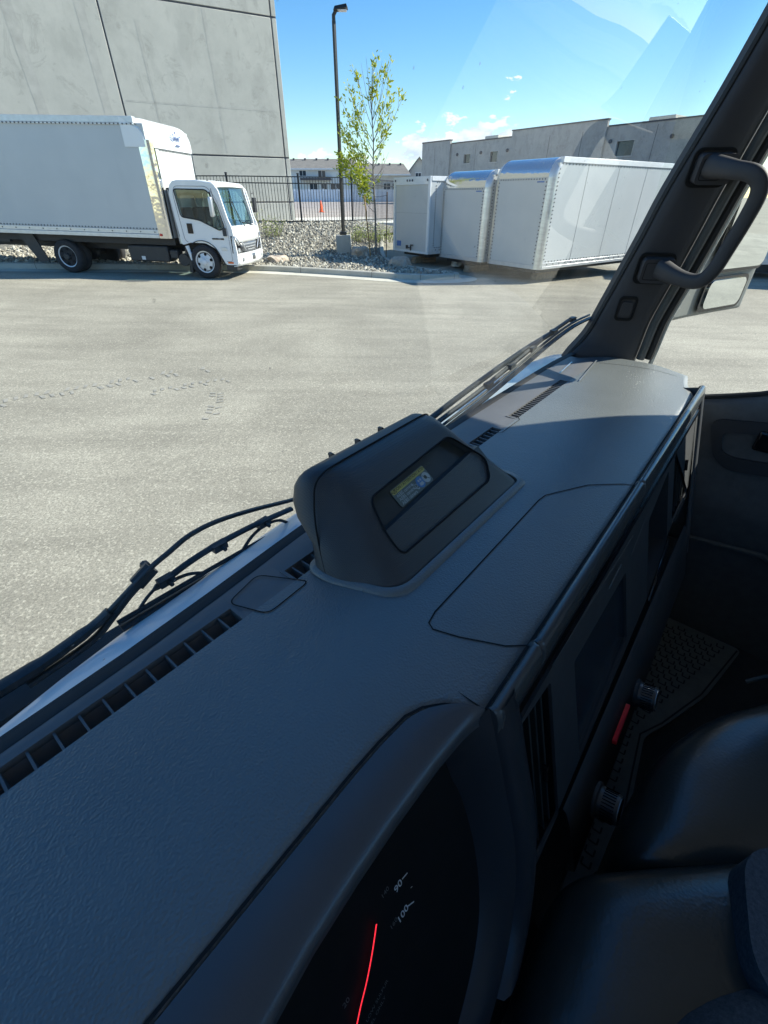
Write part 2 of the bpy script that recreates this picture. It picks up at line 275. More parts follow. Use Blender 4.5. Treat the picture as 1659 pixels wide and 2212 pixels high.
# ------------------------------------------------------------------ mesh builder
def tag(o, label=None, cat=None, group=None, kind=None):
    if label: o['label'] = label
    if cat: o['category'] = cat
    if group: o['group'] = group
    if kind: o['kind'] = kind
    return o
def empty(name, loc=(0, 0, 0), rz=0, label=None, cat=None, group=None, ry=0):
    o = bpy.data.objects.new(name, None); COL.objects.link(o); o.location = loc; o.rotation_euler = (0, ry, rz); o.empty_display_size = .2
    return tag(o, label, cat, group)
class MB:
    def __init__(s, off=(0, 0, 0)): s.v = []; s.f = []; s.mi = []; s.off = Vector(off); s.cur = 0
    def mat(s, i): s.cur = i; return s
    def add(s, vs, fs):
        b = len(s.v); s.v += [tuple(Vector(p) + s.off) for p in vs]; s.f += [tuple(b + i for i in f) for f in fs]; s.mi += [s.cur] * len(fs); return s
    def box(s, x0, x1, y0, y1, z0, z1, M_=None):
        vs = [(x, y, z) for x in (x0, x1) for y in (y0, y1) for z in (z0, z1)]
        if M_: vs = [M_ @ Vector(p) for p in vs]
        return s.add(vs, [(0, 1, 3, 2), (4, 6, 7, 5), (0, 4, 5, 1), (2, 3, 7, 6), (0, 2, 6, 4), (1, 5, 7, 3)])
    def hexa(s, lo, hi):   # two quads
        return s.add(list(lo) + list(hi), [(3, 2, 1, 0), (4, 5, 6, 7), (0, 1, 5, 4), (1, 2, 6, 5), (2, 3, 7, 6), (3, 0, 4, 7)])
    def loft(s, rows, close=False, caps=False):
        n = len(rows[0]); vs = [p for r in rows for p in r]; fs = []
        for i in range(len(rows) - 1):
            for j in range(n if close else n - 1):
                k = (j + 1) % n
                fs.append((i * n + j, i * n + k, (i + 1) * n + k, (i + 1) * n + j))
        if caps: fs.append(tuple(range(n - 1, -1, -1))); fs.append(tuple((len(rows) - 1) * n + j for j in range(n)))
        return s.add(vs, fs)
    def tube(s, pts, r, n=8, flat=1.0, up=None):
        pts = [Vector(p) for p in pts]; rs = r if isinstance(r, (list, tuple)) else [r] * len(pts); rows = []
        prev = None
        for i, p in enumerate(pts):
            d = (pts[min(i + 1, len(pts) - 1)] - pts[max(i - 1, 0)]).normalized()
            a = Vector(up) if up else (prev if prev is not None else (Vector((0, 0, 1)) if abs(d.z) < .9 else Vector((1, 0, 0))))
            u = (a - d * a.dot(d)).normalized(); w = d.cross(u); prev = u
            rows.append([tuple(p + u * math.cos(2 * math.pi * k / n) * rs[i] * flat + w * math.sin(2 * math.pi * k / n) * rs[i]) for k in range(n)])
        return s.loft(rows, True, True)
    def cyl(s, c, axis, r, h, n=20, r2=None):
        c = Vector(c); a = Vector(axis).normalized(); return s.tube([c, c + a * h], [r, r if r2 is None else r2], n)
    def lathe(s, c, axis, prof, n=28):
        c = Vector(c); a = Vector(axis).normalized(); u = a.orthogonal().normalized(); w = a.cross(u)
        rows = [[tuple(c + a * h + (u * math.cos(2 * math.pi * k / n) + w * math.sin(2 * math.pi * k / n)) * r) for k in range(n)] for r, h in prof]
        return s.loft(rows, True, True)
    def ribbon(s, pts, w, nrm, lift=0):
        pts = [Vector(p) for p in pts]; rows = []
        for i, p in enumerate(pts):
            d = (pts[min(i + 1, len(pts) - 1)] - pts[max(i - 1, 0)]).normalized(); nn = Vector(nrm).normalized(); sd_ = d.cross(nn).normalized() * w / 2
            rows.append([tuple(p + nn * lift + sd_), tuple(p + nn * lift - sd_)])
        return s.loft(rows)
    def poly(s, pts): return s.add(pts, [tuple(range(len(pts)))])
    def prism(s, pts, vec):
        n = len(pts); v2 = [tuple(Vector(p) + Vector(vec)) for p in pts]
        return s.add(list(pts) + v2, [tuple(range(n)), tuple(range(2 * n - 1, n - 1, -1))] + [(i, i + n, (i + 1) % n + n, (i + 1) % n) for i in range(n)])
    def mesh(s, me, Mx):
        return s.add([tuple(Mx @ v.co) for v in me.vertices], [tuple(p.vertices) for p in me.polygons])
    def build(s, name, mats, parent=None, smooth=False, bevel=0, seg=2, sub=0, ang=40, fix=True, solid=0):
        me = bpy.data.meshes.new(name); me.from_pydata(s.v, [], s.f); 
        if not isinstance(mats, (list, tuple)): mats = [mats]
        for q in mats: me.materials.append(MAT[q] if isinstance(q, str) else q)
        for p, i in zip(me.polygons, s.mi): p.material_index = min(i, len(mats) - 1)
        if fix:
            bm = bmesh.new(); bm.from_mesh(me); bmesh.ops.recalc_face_normals(bm, faces=bm.faces); bm.to_mesh(me); bm.free()
        o = bpy.data.objects.new(name, me); COL.objects.link(o)
        if parent: o.parent = parent
        if solid: q = o.modifiers.new('s', 'SOLIDIFY'); q.thickness = solid; q.offset = 0
        if bevel: q = o.modifiers.new('b', 'BEVEL'); q.width = bevel; q.segments = seg; q.limit_method = 'ANGLE'; q.angle_limit = R(30)
        if sub: q = o.modifiers.new('u', 'SUBSURF'); q.levels = sub; q.render_levels = sub
        if smooth or bevel:
            for p in me.polygons: p.use_smooth = True
            if smooth != 'all': 
                try: me.set_sharp_from_angle(angle=R(ang))
                except Exception: pass
        return o
def curve_mesh(c):
    o = bpy.data.objects.new('tmp', c); COL.objects.link(o); dg = bpy.context.evaluated_depsgraph_get(); dg.update()
    me = bpy.data.meshes.new_from_object(o.evaluated_get(dg)); bpy.data.objects.remove(o); bpy.data.curves.remove(c); return me
def rrect(x0, x1, y0, y1, r, n=5):
    r = min(r, (x1 - x0) / 2 - 1e-6, (y1 - y0) / 2 - 1e-6); P = []
    for cx, cy, a in ((x1 - r, y1 - r, 0), (x0 + r, y1 - r, 90), (x0 + r, y0 + r, 180), (x1 - r, y0 + r, 270)):
        for k in range(n + 1): t = R(a + 90 * k / n); P.append((cx + r * math.cos(t), cy + r * math.sin(t)))
    return P
def rpoly(pts, r, n=4):
    P = []; N = len(pts)
    for i in range(N):
        p = Vector(pts[i]).to_2d() if len(pts[i]) > 2 else Vector(pts[i]); a = Vector(pts[i - 1][:2]) - p; b = Vector(pts[(i + 1) % N][:2]) - p
        rr = min(r, a.length * .45, b.length * .45); A = p + a.normalized() * rr; B = p + b.normalized() * rr
        for k in range(n + 1):
            t = k / n; q = A.lerp(p, t).lerp(p.lerp(B, t), t); P.append((q.x, q.y))
    return P
def plate_mesh(outer, holes, th):
    c = bpy.data.curves.new('tmp', 'CURVE'); c.dimensions = '2D'; c.fill_mode = 'BOTH'; c.extrude = th / 2
    for P in [outer] + list(holes):
        sp = c.splines.new('POLY'); sp.points.add(len(P) - 1); sp.use_cyclic_u = True
        for i, p in enumerate(P): sp.points[i].co = (p[0], p[1], 0, 1)
    return curve_mesh(c)
def basis(o, u, v, w):   # matrix mapping (a,b,c) -> o+a*u+b*v+c*w
    u, v, w = Vector(u), Vector(v), Vector(w); m_ = Matrix(((u.x, v.x, w.x, o[0]), (u.y, v.y, w.y, o[1]), (u.z, v.z, w.z, o[2]), (0, 0, 0, 1))); return m_
def text_mesh(s, size, align='LEFT', bold=0.0):
    c = bpy.data.curves.new('tmp', 'FONT'); c.body = s; c.size = size; c.align_x = align; c.align_y = 'CENTER'; c.offset = bold; c.resolution_u = 3
    return curve_mesh(c)
def lerp(a, b, t): return a + (b - a) * t
def ss(a, b, x):
    t = min(1, max(0, (x - a) / (b - a))); return t * t * (3 - 2 * t)
def interp(tab, x):
    if x <= tab[0][0]: return tab[0][1]
    for (a, p), (b, q) in zip(tab, tab[1:]):
        if x <= b: return lerp(p, q, (x - a) / (b - a))
    return tab[-1][1]
def smoothpath(P, n=6):
    P = [Vector(p) for p in P]; out_ = []
    for i in range(len(P) - 1):
        a, b, c, d = P[max(i - 1, 0)], P[i], P[i + 1], P[min(i + 2, len(P) - 1)]
        for k in range(n):
            t = k / n; out_.append(.5 * ((2 * b) + (c - a) * t + (2 * a - 5 * b + 4 * c - d) * t * t + (3 * b - a - 3 * c + d) * t ** 3))
    out_.append(P[-1]); return out_
# ------------------------------------------------------------------ terrain
def gz(x, y):
    near = -.022 * max(-22, min(9, x)) * (1 - ss(16, 27, y)) * ss(2, 8, y)
    berm = .80 * ss(15.6, 23.5, y) * ss(4.5, -1.5, x) + .80 * ss(24, 34, y) * (1 - ss(4.5, -1.5, x))
    return near + berm + .0055 * max(0, min(y, 140) - 30)
_ss = ss
def ss(a, b, x):
    if a == b: return 0
    t = min(1, max(0, (x - a) / (b - a))); return t * t * (3 - 2 * t)
def grid(name, xs, ys, mat, parent=None, off=0, mask=None, rnd=0):
    mb = MB(); idx = {}; fs = []
    for j, y in enumerate(ys):
        for i, x in enumerate(xs):
            idx[i, j] = len(mb.v); mb.v.append((x, y, gz(x, y) + off + (random.uniform(-rnd, rnd) if rnd else 0)))
    for j in range(len(ys) - 1):
        for i in range(len(xs) - 1):
            if mask and not mask((xs[i] + xs[i + 1]) / 2, (ys[j] + ys[j + 1]) / 2): continue
            mb.f.append((idx[i, j], idx[i + 1, j], idx[i + 1, j + 1], idx[i, j + 1])); mb.mi.append(0)
    return mb.build(name, mat, parent, smooth='all', fix=False)
def frange(a, b, n): return [a + (b - a) * i / n for i in range(n + 1)]
xs = [-900, -400, -200, -100, -60] + frange(-40, 40, 80) + [60, 100, 200, 400, 900]
ys = [-700, -300, -120, -60, -30, -15] + frange(-8, 45, 106) + [50, 60, 75, 90, 110, 140, 200, 350, 600, 1500]
ground = tag(grid('ground', xs, ys, 'earth', off=-.03), kind='structure')
lot = tag(grid('parking_lot', frange(-40, 40, 80), [-60, -40, -25] + frange(-15, 22, 74), 'asphalt'), kind='structure')
far = tag(grid('far_parking_lot', [-60, -45] + frange(-36, 44, 40) + [60, 80], frange(24.5, 92, 45), 'farlot', off=.002), kind='structure')
# kerb path (front foot of kerb, left to island nose and back)
KP = [(-20, 13.0), (-15, 13.3), (-10.6, 13.8), (-7, 14.3), (-3.9, 14.62), (-2.4, 14.42), (-.8, 14.0), (.3, 13.68), (1.2, 13.62), (1.9, 13.85), (2.15, 14.2), (1.85, 14.6), (1.35, 15.0), (.8, 15.6), (.35, 16.4), (.05, 17.6), (0.0, 19.0), (.0, 21)]
KS = [Vector((p.x, p.y)) for p in smoothpath([(a, b, 0) for a, b in KP], 8)]
def offs(P, d):
    O = []
    for i, p in enumerate(P):
        t = (P[min(i + 1, len(P) - 1)] - P[max(i - 1, 0)]).normalized(); O.append(p + Vector((-t.y, t.x)) * d)
    return O
prof = [(-.0, -.04), (.02, .125), (.045, .145), (.135, .148), (.15, .14), (.15, -.04)]
def zz(p): return gz(p.x, p.y)
cols = [[(q.x, q.y, zz(KS[i]) + h) for i, q in enumerate(offs(KS, d))] for d, h in prof]
mb = MB(); mb.loft(cols); kerb = tag(mb.build('kerb', 'kerb', smooth=True), kind='structure')
mb = MB()
for i in range(7, len(KS), 11):
    p = KS[i]; t = (KS[min(i + 1, len(KS) - 1)] - KS[i - 1]).normalized(); n_ = Vector((-t.y, t.x))
    a = p - n_ * .004; b = p + n_ * .155
    mb.add([(a.x - t.x * .006, a.y - t.y * .006, zz(p) - .0), (a.x + t.x * .006, a.y + t.y * .006, zz(p)), (a.x + t.x * .006, a.y + t.y * .006, zz(p) + .14), (a.x - t.x * .006, a.y - t.y * .006, zz(p) + .14)], [(0, 1, 2, 3)])
    mb.add([(a.x - t.x * .006, a.y - t.y * .006, zz(p) + .151), (a.x + t.x * .006, a.y + t.y * .006, zz(p) + .151), (b.x + t.x * .006, b.y + t.y * .006, zz(p) + .151), (b.x - t.x * .006, b.y - t.y * .006, zz(p) + .151)], [(0, 1, 2, 3)])
mb.build('kerb_joint', 'groove', kerb)
gut = [[(q.x, q.y, gz(q.x, q.y) + .006) for q in offs(KS[:90], d)] for d in (-.50, -.25, .01)]
mb = MB(); mb.loft(gut); tag(mb.build('gutter', 'gutter', smooth=True), kind='structure')
# gravel bed: strips from the kerb back to the fence
def kerb_y(x):
    best = None
    for a, b in zip(KS[:85], KS[1:86]):
        if min(a.x, b.x) <= x <= max(a.x, b.x) and abs(a.x - b.x) > 1e-6:
            y = lerp(a.y, b.y, (x - a.x) / (b.x - a.x)); best = y if best is None else min(best, y)
    return best
def kerb_x(y):
    for a, b in zip(KS[80:], KS[81:]):
        if min(a.y, b.y) <= y <= max(a.y, b.y) and abs(a.y - b.y) > 1e-6: return lerp(a.x, b.x, (y - a.y) / (b.y - a.y))
    return 0.0
rows = []
for i in range(0, 71):
    x = lerp(-19.5, 2.0, i / 70); y0 = (kerb_y(x) or 13.7) + .14
    row = []
    for j in range(41):
        t = (j / 40) ** 1.1; y = lerp(y0, 25.3, t)
        xr = kerb_x(y) - .1 if y > 14.3 else 9
        if y > 21: xr = lerp(kerb_x(21), 1.5, min(1, (y - 21) / 3))
        X = min(x, xr)
        row.append((X, y, gz(X, y) + .11 + .012 * mnoise.noise(Vector((X * 2, y * 2, 0)))))
    rows.append(row)
mb = MB(); mb.loft(rows); gb = tag(mb.build('gravel_bed', 'gravel', smooth=True, fix=False), kind='structure')
ico = bmesh.new(); bmesh.ops.create_icosphere(ico, subdivisions=1, radius=1); IV = [v.co.copy() for v in ico.verts]; IF = [tuple(v.index for v in f.verts) for f in ico.faces]; ico.free()
def stone(mb, c, s, rnd=.25):
    e = Euler((random.uniform(0, 6), random.uniform(0, 6), random.uniform(0, 6))).to_matrix(); sc_ = Vector((s * random.uniform(.8, 1.4), s * random.uniform(.6, 1.1), s * random.uniform(.4, .8)))
    mb.add([tuple(Vector(c) + e @ Vector((v.x * sc_.x, v.y * sc_.y, v.z * sc_.z)) * random.uniform(1 - rnd, 1 + rnd)) for v in IV], IF)
mb = MB(); n = 0
while n < 12000:
    x = random.uniform(-12.5, 2); y = 14 + 10.3 * random.random() ** 1.15
    ky = kerb_y(x)
    if ky is None or y < ky + .2: continue
    if y > 14.4 and x > kerb_x(min(y, 20.9)) - .22: continue
    if x < -7.5 and y > 18: continue
    stone(mb, (x, y, gz(x, y) + .115), random.choice((.026, .034, .042, .052, .066))); n += 1
tag(mb.build('gravel_stones', 'cobble', smooth=False, fix=False), 'loose pale cobble stones covering the planting bed behind the kerb', 'gravel', kind='stuff')
# tyre tread prints and damp patch on the asphalt (real marks on the surface)
def rotm(a): return Matrix.Rotation(a, 2)
mb = MB()
def tread(P, w, step, skip=.25):
    P = smoothpath([(a, b, 0) for a, b in P], 14); d = 0
    L = [0.0]
    for a, b in zip(P, P[1:]): L.append(L[-1] + (b - a).length)
    s = 0
    while s < L[-1] - .01:
        i = max(k for k in range(len(L)) if L[k] <= s); i = min(i, len(P) - 2); p = P[i].lerp(P[i + 1], (s - L[i]) / max(1e-6, L[i + 1] - L[i])); t = (P[i + 1] - P[i]).normalized(); nrm = Vector((-t.y, t.x, 0))
        for k, side in enumerate((-1, 1)):
            if random.random() < skip: continue
            c = p + nrm * side * w * .27 + t * (step * .5 if side > 0 else 0); q = []
            for a, b in ((-.42, -.5), (.12, -.5), (.42, .5), (-.12, .5)):
                g = c + t * step * (a + random.uniform(-.08, .08)) * .8 + nrm * w * b * .42 * side
                q.append((g.x, g.y, gz(g.x, g.y) + .005))
            mb.add(q, [(0, 1, 2, 3)])
        s += step
tread([(-4.3, 4.35), (-3.9, 4.75), (-3.4, 5.05), (-2.85, 5.45), (-2.2, 5.75)], .25, .095, .38)
tread([(-2.7, 4.85), (-2.3, 5.15), (-1.9, 5.35)], .18, .085, .4)
tread([(-1.75, 4.1), (-1.8, 4.5), (-1.9, 4.9)], .16, .08, .5)
mb.build('tyre_track', 'stain', lot, fix=False)
# ------------------------------------------------------------------ large concrete building (left)
h = R(62); U = Vector((math.sin(h), math.cos(h), 0)); N = Vector((math.cos(h), -math.sin(h), 0)); CRN = Vector((-4.79, 28.9, 0)) * (27.5 / 28.9); CRN = Vector((-4.56, 27.5, 0))
bl = empty('concrete_building', CRN, 0, 'tall pale grey concrete panel building behind the black fence and the box truck', 'building')
def BW(s, d, z): return tuple(U * s + N * d + Vector((0, 0, z)))     # s along the wall (right +), d outward toward the viewer
joints_v = [-6.85, -.25, -13.6, -20.4]; joints_h = [1.63, 3.38, 8.04]; G = .03
vs_ = sorted([-27.0] + joints_v) + [0.0]; hs_ = [.3] + joints_h + [13.5]
mb = MB(); mbg = MB()
for a, b in zip(vs_, vs_[1:]):
    for c, d in zip(hs_, hs_[1:]):
        mb.hexa([BW(a + G, -.4, c + G), BW(b - G, -.4, c + G), BW(b - G, 0, c + G), BW(a + G, 0, c + G)], [BW(a + G, -.4, d - G), BW(b - G, -.4, d - G), BW(b - G, 0, d - G), BW(a + G, 0, d - G)])
mb.hexa([BW(-.38, -25, .3), BW(0, -25, .3), BW(0, -.41, .3), BW(-.38, -.41, .3)], [BW(-.38, -25, 13.5), BW(0, -25, 13.5), BW(0, -.41, 13.5), BW(-.38, -.41, 13.5)])
mb.build('wall', 'tilt', bl, bevel=.012, seg=1)
mbg.hexa([BW(-27, -.42, .3), BW(-.4, -.42, .3), BW(-.4, -.03, .3), BW(-27, -.03, .3)], [BW(-27, -.42, 13.4), BW(-.4, -.42, 13.4), BW(-.4, -.03, 13.4), BW(-27, -.03, 13.4)])
mbg.hexa([BW(-.4, -.39, .3), BW(-.03, -.39, .3), BW(-.03, -.03, .3), BW(-.4, -.03, .3)], [BW(-.4, -.39, 13.4), BW(-.03, -.39, 13.4), BW(-.03, -.03, 13.4), BW(-.4, -.03, 13.4)])
mbg.build('panel_joint', 'groove', bl)
# trowel and form marks a few millimetres proud
mb = MB(); rr = random.Random(3)
for s0, w_, z0, z1 in ((-9.9, .35, 3.5, 8.0), (-7.6, .30, 3.5, 13), (-3.0, .06, 3.5, 8.0), (-5.6, .05, 3.6, 7.4), (-12.4, .3, 3.5, 8)):
    mb.add([BW(s0, .003, z0), BW(s0 + w_, .003, z0), BW(s0 + w_ * .8, .003, z1), BW(s0 - .1, .003, z1)], [(0, 1, 2, 3)])
mb.add([BW(-6.7, .003, 5.0), BW(-.4, .003, 5.02), BW(-.4, .003, 5.07), BW(-6.7, .003, 5.06)], [(0, 1, 2, 3)])
mb.build('form_mark', plain('form_stain', (.405, .40, .36), .9, var=.12, sc=3), bl, fix=False)
# building pad beside it
mb = MB(); mb.hexa([(-12, 24.8, gz(-12, 25) - .1), (2.2, 25.2, gz(0, 25.2) - .1), (-1.2, 31, .7), (-9, 28.5, .7)], [(-12, 24.8, .86), (2.2, 25.2, .84), (-1.2, 31, .90), (-9, 28.5, .88)])
tag(mb.build('walkway', 'pad'), kind='structure')
# ------------------------------------------------------------------ far concrete building (right)
h2 = R(180 - 37.3); U2 = Vector((math.sin(h2), math.cos(h2), 0)); N2 = Vector((-math.cos(h2), math.sin(h2), 0)) * -1
C2 = Vector((5.55, 80, 0))
if N2.dot(Vector((0, 0, 0)) - (C2 + U2 * 20)) < 0: N2 = -N2
b2 = empty('office_building', C2, 0, 'long unfinished grey concrete building with small square windows above the stored cargo boxes', 'building')
def B2(s, d, z): return tuple(U2 * s + N2 * d + Vector((0, 0, z)))
def blk(mb, B, a, b, d0, d1, z0, z1): mb.hexa([B(a, d0, z0), B(b, d0, z0), B(b, d1, z0), B(a, d1, z0)], [B(a, d0, z1), B(b, d0, z1), B(b, d1, z1), B(a, d1, z1)])
mb = MB()
def wallholes(B, a, b, z0, z1, holes, d, th):
    me = plate_mesh([(a, z0), (b, z0), (b, z1), (a, z1)], [[(p, q), (r_, q), (r_, t_), (p, t_)] for p, r_, q, t_ in holes], th)
    o = Vector(B(0, d, 0)) ; return me, basis(o, Vector(B(1, d, 0)) - o, (0, 0, 1), (Vector(B(0, d + 1, 0)) - o))
W1 = [(7.95, 9.1, 5.4, 6.3 + .0), (12.45, 13.65, 5.35, 6.35)]; W2 = [(28.95, 30.7, 5.15, 6.3), (36.3, 38, 5.15, 6.3)]
for a, b, zt, d, ho in ((0, 5.5, 7.85, .25, []), (5.52, 15.7, 7.5, 0, W1), (15.72, 27.6, 8.03, .25, []), (27.62, 46, 7.5, 0, W2)):
    me, mx = wallholes(B2, a, b, 0, zt, ho, d - .15, .3); mb.mesh(me, mx)
blk(mb, B2, 0, 46, -30, -29.7, 0, 7.4); blk(mb, B2, 0, .3, -29.7, -.31, 0, 7.4)
mb.build('wall', 'tilt2', b2)
mb = MB()
for a, b, zt, d in ((-.05, 5.55, 7.85, .3), (5.56, 15.66, 7.5, .05), (15.67, 27.65, 8.03, .3), (27.66, 46.05, 7.5, .05)): blk(mb, B2, a, b, d - .45, d, zt + .003, zt + .12)
mb.build('parapet_cap', 'groove', b2)
for p, r_, q, t_ in W1 + W2:
    mb = MB(); blk(mb, B2, p - .08, r_ + .08, .003, .04, q - .1, q - .003); blk(mb, B2, p - .08, p - .003, .003, .04, q, t_); blk(mb, B2, r_ + .003, r_ + .08, .003, .04, q, t_); blk(mb, B2, p - .08, r_ + .08, .003, .04, t_ + .003, t_ + .06)
    fr = mb.build('window', 'sidingb', b2); mb = MB(); blk(mb, B2, p, r_, -.22, -.2, q, t_); mb.build('pane', 'win', fr)
for s_ in (6.75, 10.9, 15.1, 28.2, 34.2): mb = MB(); mb.cyl(B2(s_, .0, 6.35), tuple(N2), .17, .12, 12); mb.build('drain_outlet', 'groove', b2)
for s_, w_ in ((2.6, .05), (9.9, .05), (21, .05), (25, .05), (32.6, .05)): 
    mb = MB()
    dd = .256 if (s_ < 5 or 16 < s_ < 27) else .006
    mb.add([B2(s_, dd, 2), B2(s_ + w_, dd, 2), B2(s_ + w_, dd, 7.3), B2(s_, dd, 7.3)], [(0, 1, 2, 3)])
    mb.build('panel_joint', 'groove', b2, fix=False)
for q_ in ((10.4, 12.5, -3, -1, 7.2, 8.0), (30.5, 33, -5, -2, 7.2, 8.1)): mb = MB(); blk(mb, B2, *q_); mb.build('rooftop_unit', 'pad', b2, bevel=.03)
# ------------------------------------------------------------------ houses beyond the far lot
def window(parent, x0, x1, y, z0, z1):
    mb = MB(); w = .09
    mb.box(x0 - w, x1 + w, y - .06, y, z0 - w, z0 - .003); mb.box(x0 - w, x1 + w, y - .06, y, z1 + .003, z1 + w); mb.box(x0 - w, x0 - .003, y - .06, y, z0, z1); mb.box(x1 + .003, x1 + w, y - .06, y, z0, z1); mb.box((x0 + x1) / 2 - .03, (x0 + x1) / 2 + .03, y - .05, y - .004, z0, z1)
    f = mb.build('window', 'whitetrim', parent); mb = MB(); mb.box(x0, x1, y - .02, y - .006, z0, z1); mb.build('pane', 'win', f)
def house(loc, x0, x1, depth, ze, zr, wallmat, label, gable=False, wins=(), porch=None, z0=-.3):
    r_ = empty('house', loc, 0, label, 'house', 'houses beyond the far lot'); mb = MB()
    mb.box(x0, x1, 0, depth, z0, ze)
    if gable: xm = (x0 + x1) / 2; mb.prism([(x0, 0, ze), (x1, 0, ze), (xm, 0, zr)], (0, depth, 0))
    mb.build('wall', wallmat, r_); mb = MB()
    if gable:
        xm = (x0 + x1) / 2; o = .35; sl = (zr - ze) / (xm - x0)
        for s in (-1, 1):
            xe = xm + s * ((x1 - x0) / 2 + o); zel = zr - sl * ((x1 - x0) / 2 + o)
            mb.hexa([(xm, -o, zr + .02), (xe, -o, zel + .02), (xe, depth, zel + .02), (xm, depth, zr + .02)], [(xm, -o, zr + .2), (xe, -o, zel + .2), (xe, depth, zel + .2), (xm, depth, zr + .2)])
    else:
        o = .4; ym = depth / 2; i_ = 1.2
        mb.add([(x0 - o, -o, ze), (x1 + o, -o, ze), (x1 + o, depth + o, ze), (x0 - o, depth + o, ze), (x0 - o + .1, ym, zr), (x1 + o - i_, ym, zr)], [(0, 1, 5, 4), (1, 2, 5), (2, 3, 4, 5), (3, 0, 4), (3, 2, 1, 0)])
    rf = mb.build('roof', 'roof', r_)
    if not gable:
        mb = MB(); mb.box(x0 - .4, x1 + .4, -.5, -.41, ze - .18, ze + .02); mb.build('fascia', 'whitetrim', r_)
        for k in range(int((x1 - x0) / 2)): xx = x0 + 1 + k * 2; mb = MB(); mb.box(xx, xx + .3, depth / 2 - .9, depth / 2 - .6, zr - .35, zr + .05); mb.build('roof_vent', 'groove', r_)
    for w in wins: window(r_, w[0], w[1], -.004, w[2], w[3])
    if porch: mb = MB(); mb.box(porch[0], porch[1], -1.2, -.01, porch[2], porch[3]); mb.build('porch_roof', 'groove', r_)
    return r_
gy = gz(-10, 95)
house((-25, 95, gy), 0, 20.5, 10, 5.74 - gy, 7.3 - gy, 'siding', 'white sided two storey house row with grey shingle roof left of the light pole', wins=[(10.6 + a, 10.6 + a + w, b - gy, c - gy) for a, w, b, c in ((0, 1.1, 4.75, 5.45), (3.2, 1.2, 4.6, 5.45), (1.6, 1.3, 2.7, 3.75), (3.6, .9, 2.7, 3.75), (5.2, 1.8, 2.7, 3.7))], porch=(10.8, 16, 4.15 - gy, 4.45 - gy))
house((-6.5, 100, gz(0, 100)), 2.4, 10.9, 10, 5.1 - gy, 6.85 - gy, 'sidingb', 'beige house with brown shingle roof seen behind the young tree', wins=[(6.4, 7.6, 2.7 - gy, 3.8 - gy), (8.0, 9.2, 2.7 - gy, 3.8 - gy)])
house((5.0, 104, gz(5, 104)), -.9, 3.9, 9, 4.9 - gy, 7.6 - gy, 'sidingb', 'gabled grey house next to the unfinished concrete building', gable=True, wins=[(.9, 1.9, 4.6 - gy, 5.4 - gy)])
# vinyl fence
vf = empty('vinyl_fence', (-20, 92, gz(-10, 92)), 0, 'long white vinyl privacy fence in front of the far houses', 'fence')
mb = MB(); mb.box(0, 30, -.03, .03, 0, 1.6); mb.build('panel', 'vinyl', vf)
mb = MB(); mb.box(0, 30, -.05, .05, 1.603, 1.7); mb.build('top_rail', 'vinyl', vf, bevel=.01)
for i in range(13): mb = MB(); mb.box(i * 2.45 - .08, i * 2.45 + .08, -.16, -.055, 0, 1.8); mb.build('post', 'vinyl', vf)
# parking lines and cone
for i, (a, b) in enumerate((((-22, 66), (6, 50)), ((-22, 52), (6, 41)), ((-16, 80), (8, 70)), ((-22, 44), (8, 34)))):
    mb = MB(); P = [(lerp(a[0], b[0], t / 12), lerp(a[1], b[1], t / 12)) for t in range(13)]
    mb.loft([[(x, y - .1, gz(x, y - .1) + .02), (x, y + .1, gz(x, y + .1) + .02)] for x, y in P]); mb.build('parking_line', 'line', far, fix=False)
cz0 = gz(-4.8, 41.6); cn = empty('traffic_cone', (-4.85, 41.6, cz0 + .005), 0, 'orange traffic cone on the far lot seen through the black fence', 'traffic cone')
mb = MB(); mb.lathe((0, 0, .04), (0, 0, 1), [(.16, 0), (.05, .62), (.035, .70), (.02, .70)], 14); mb.build('cone_body', 'orange', cn, smooth=True)
mb = MB(); mb.box(-.2, .2, -.2, .2, 0, .037); mb.build('base', 'orange', cn, bevel=.01)
mb = MB(); mb.loft([[(x, 600 + 60 * math.sin(x * .01), 0) for x in range(-600, 601, 20)], [(x, 640, 8 + 5 * mnoise.noise(Vector((x * .01, 0, 0))) ) for x in range(-600, 601, 20)], [(x, 700, 14 + 8 * mnoise.noise(Vector((x * .008, 3, 0)))) for x in range(-600, 601, 20)]])
tag(mb.build('hills', 'hill', smooth='all', fix=False), kind='structure')
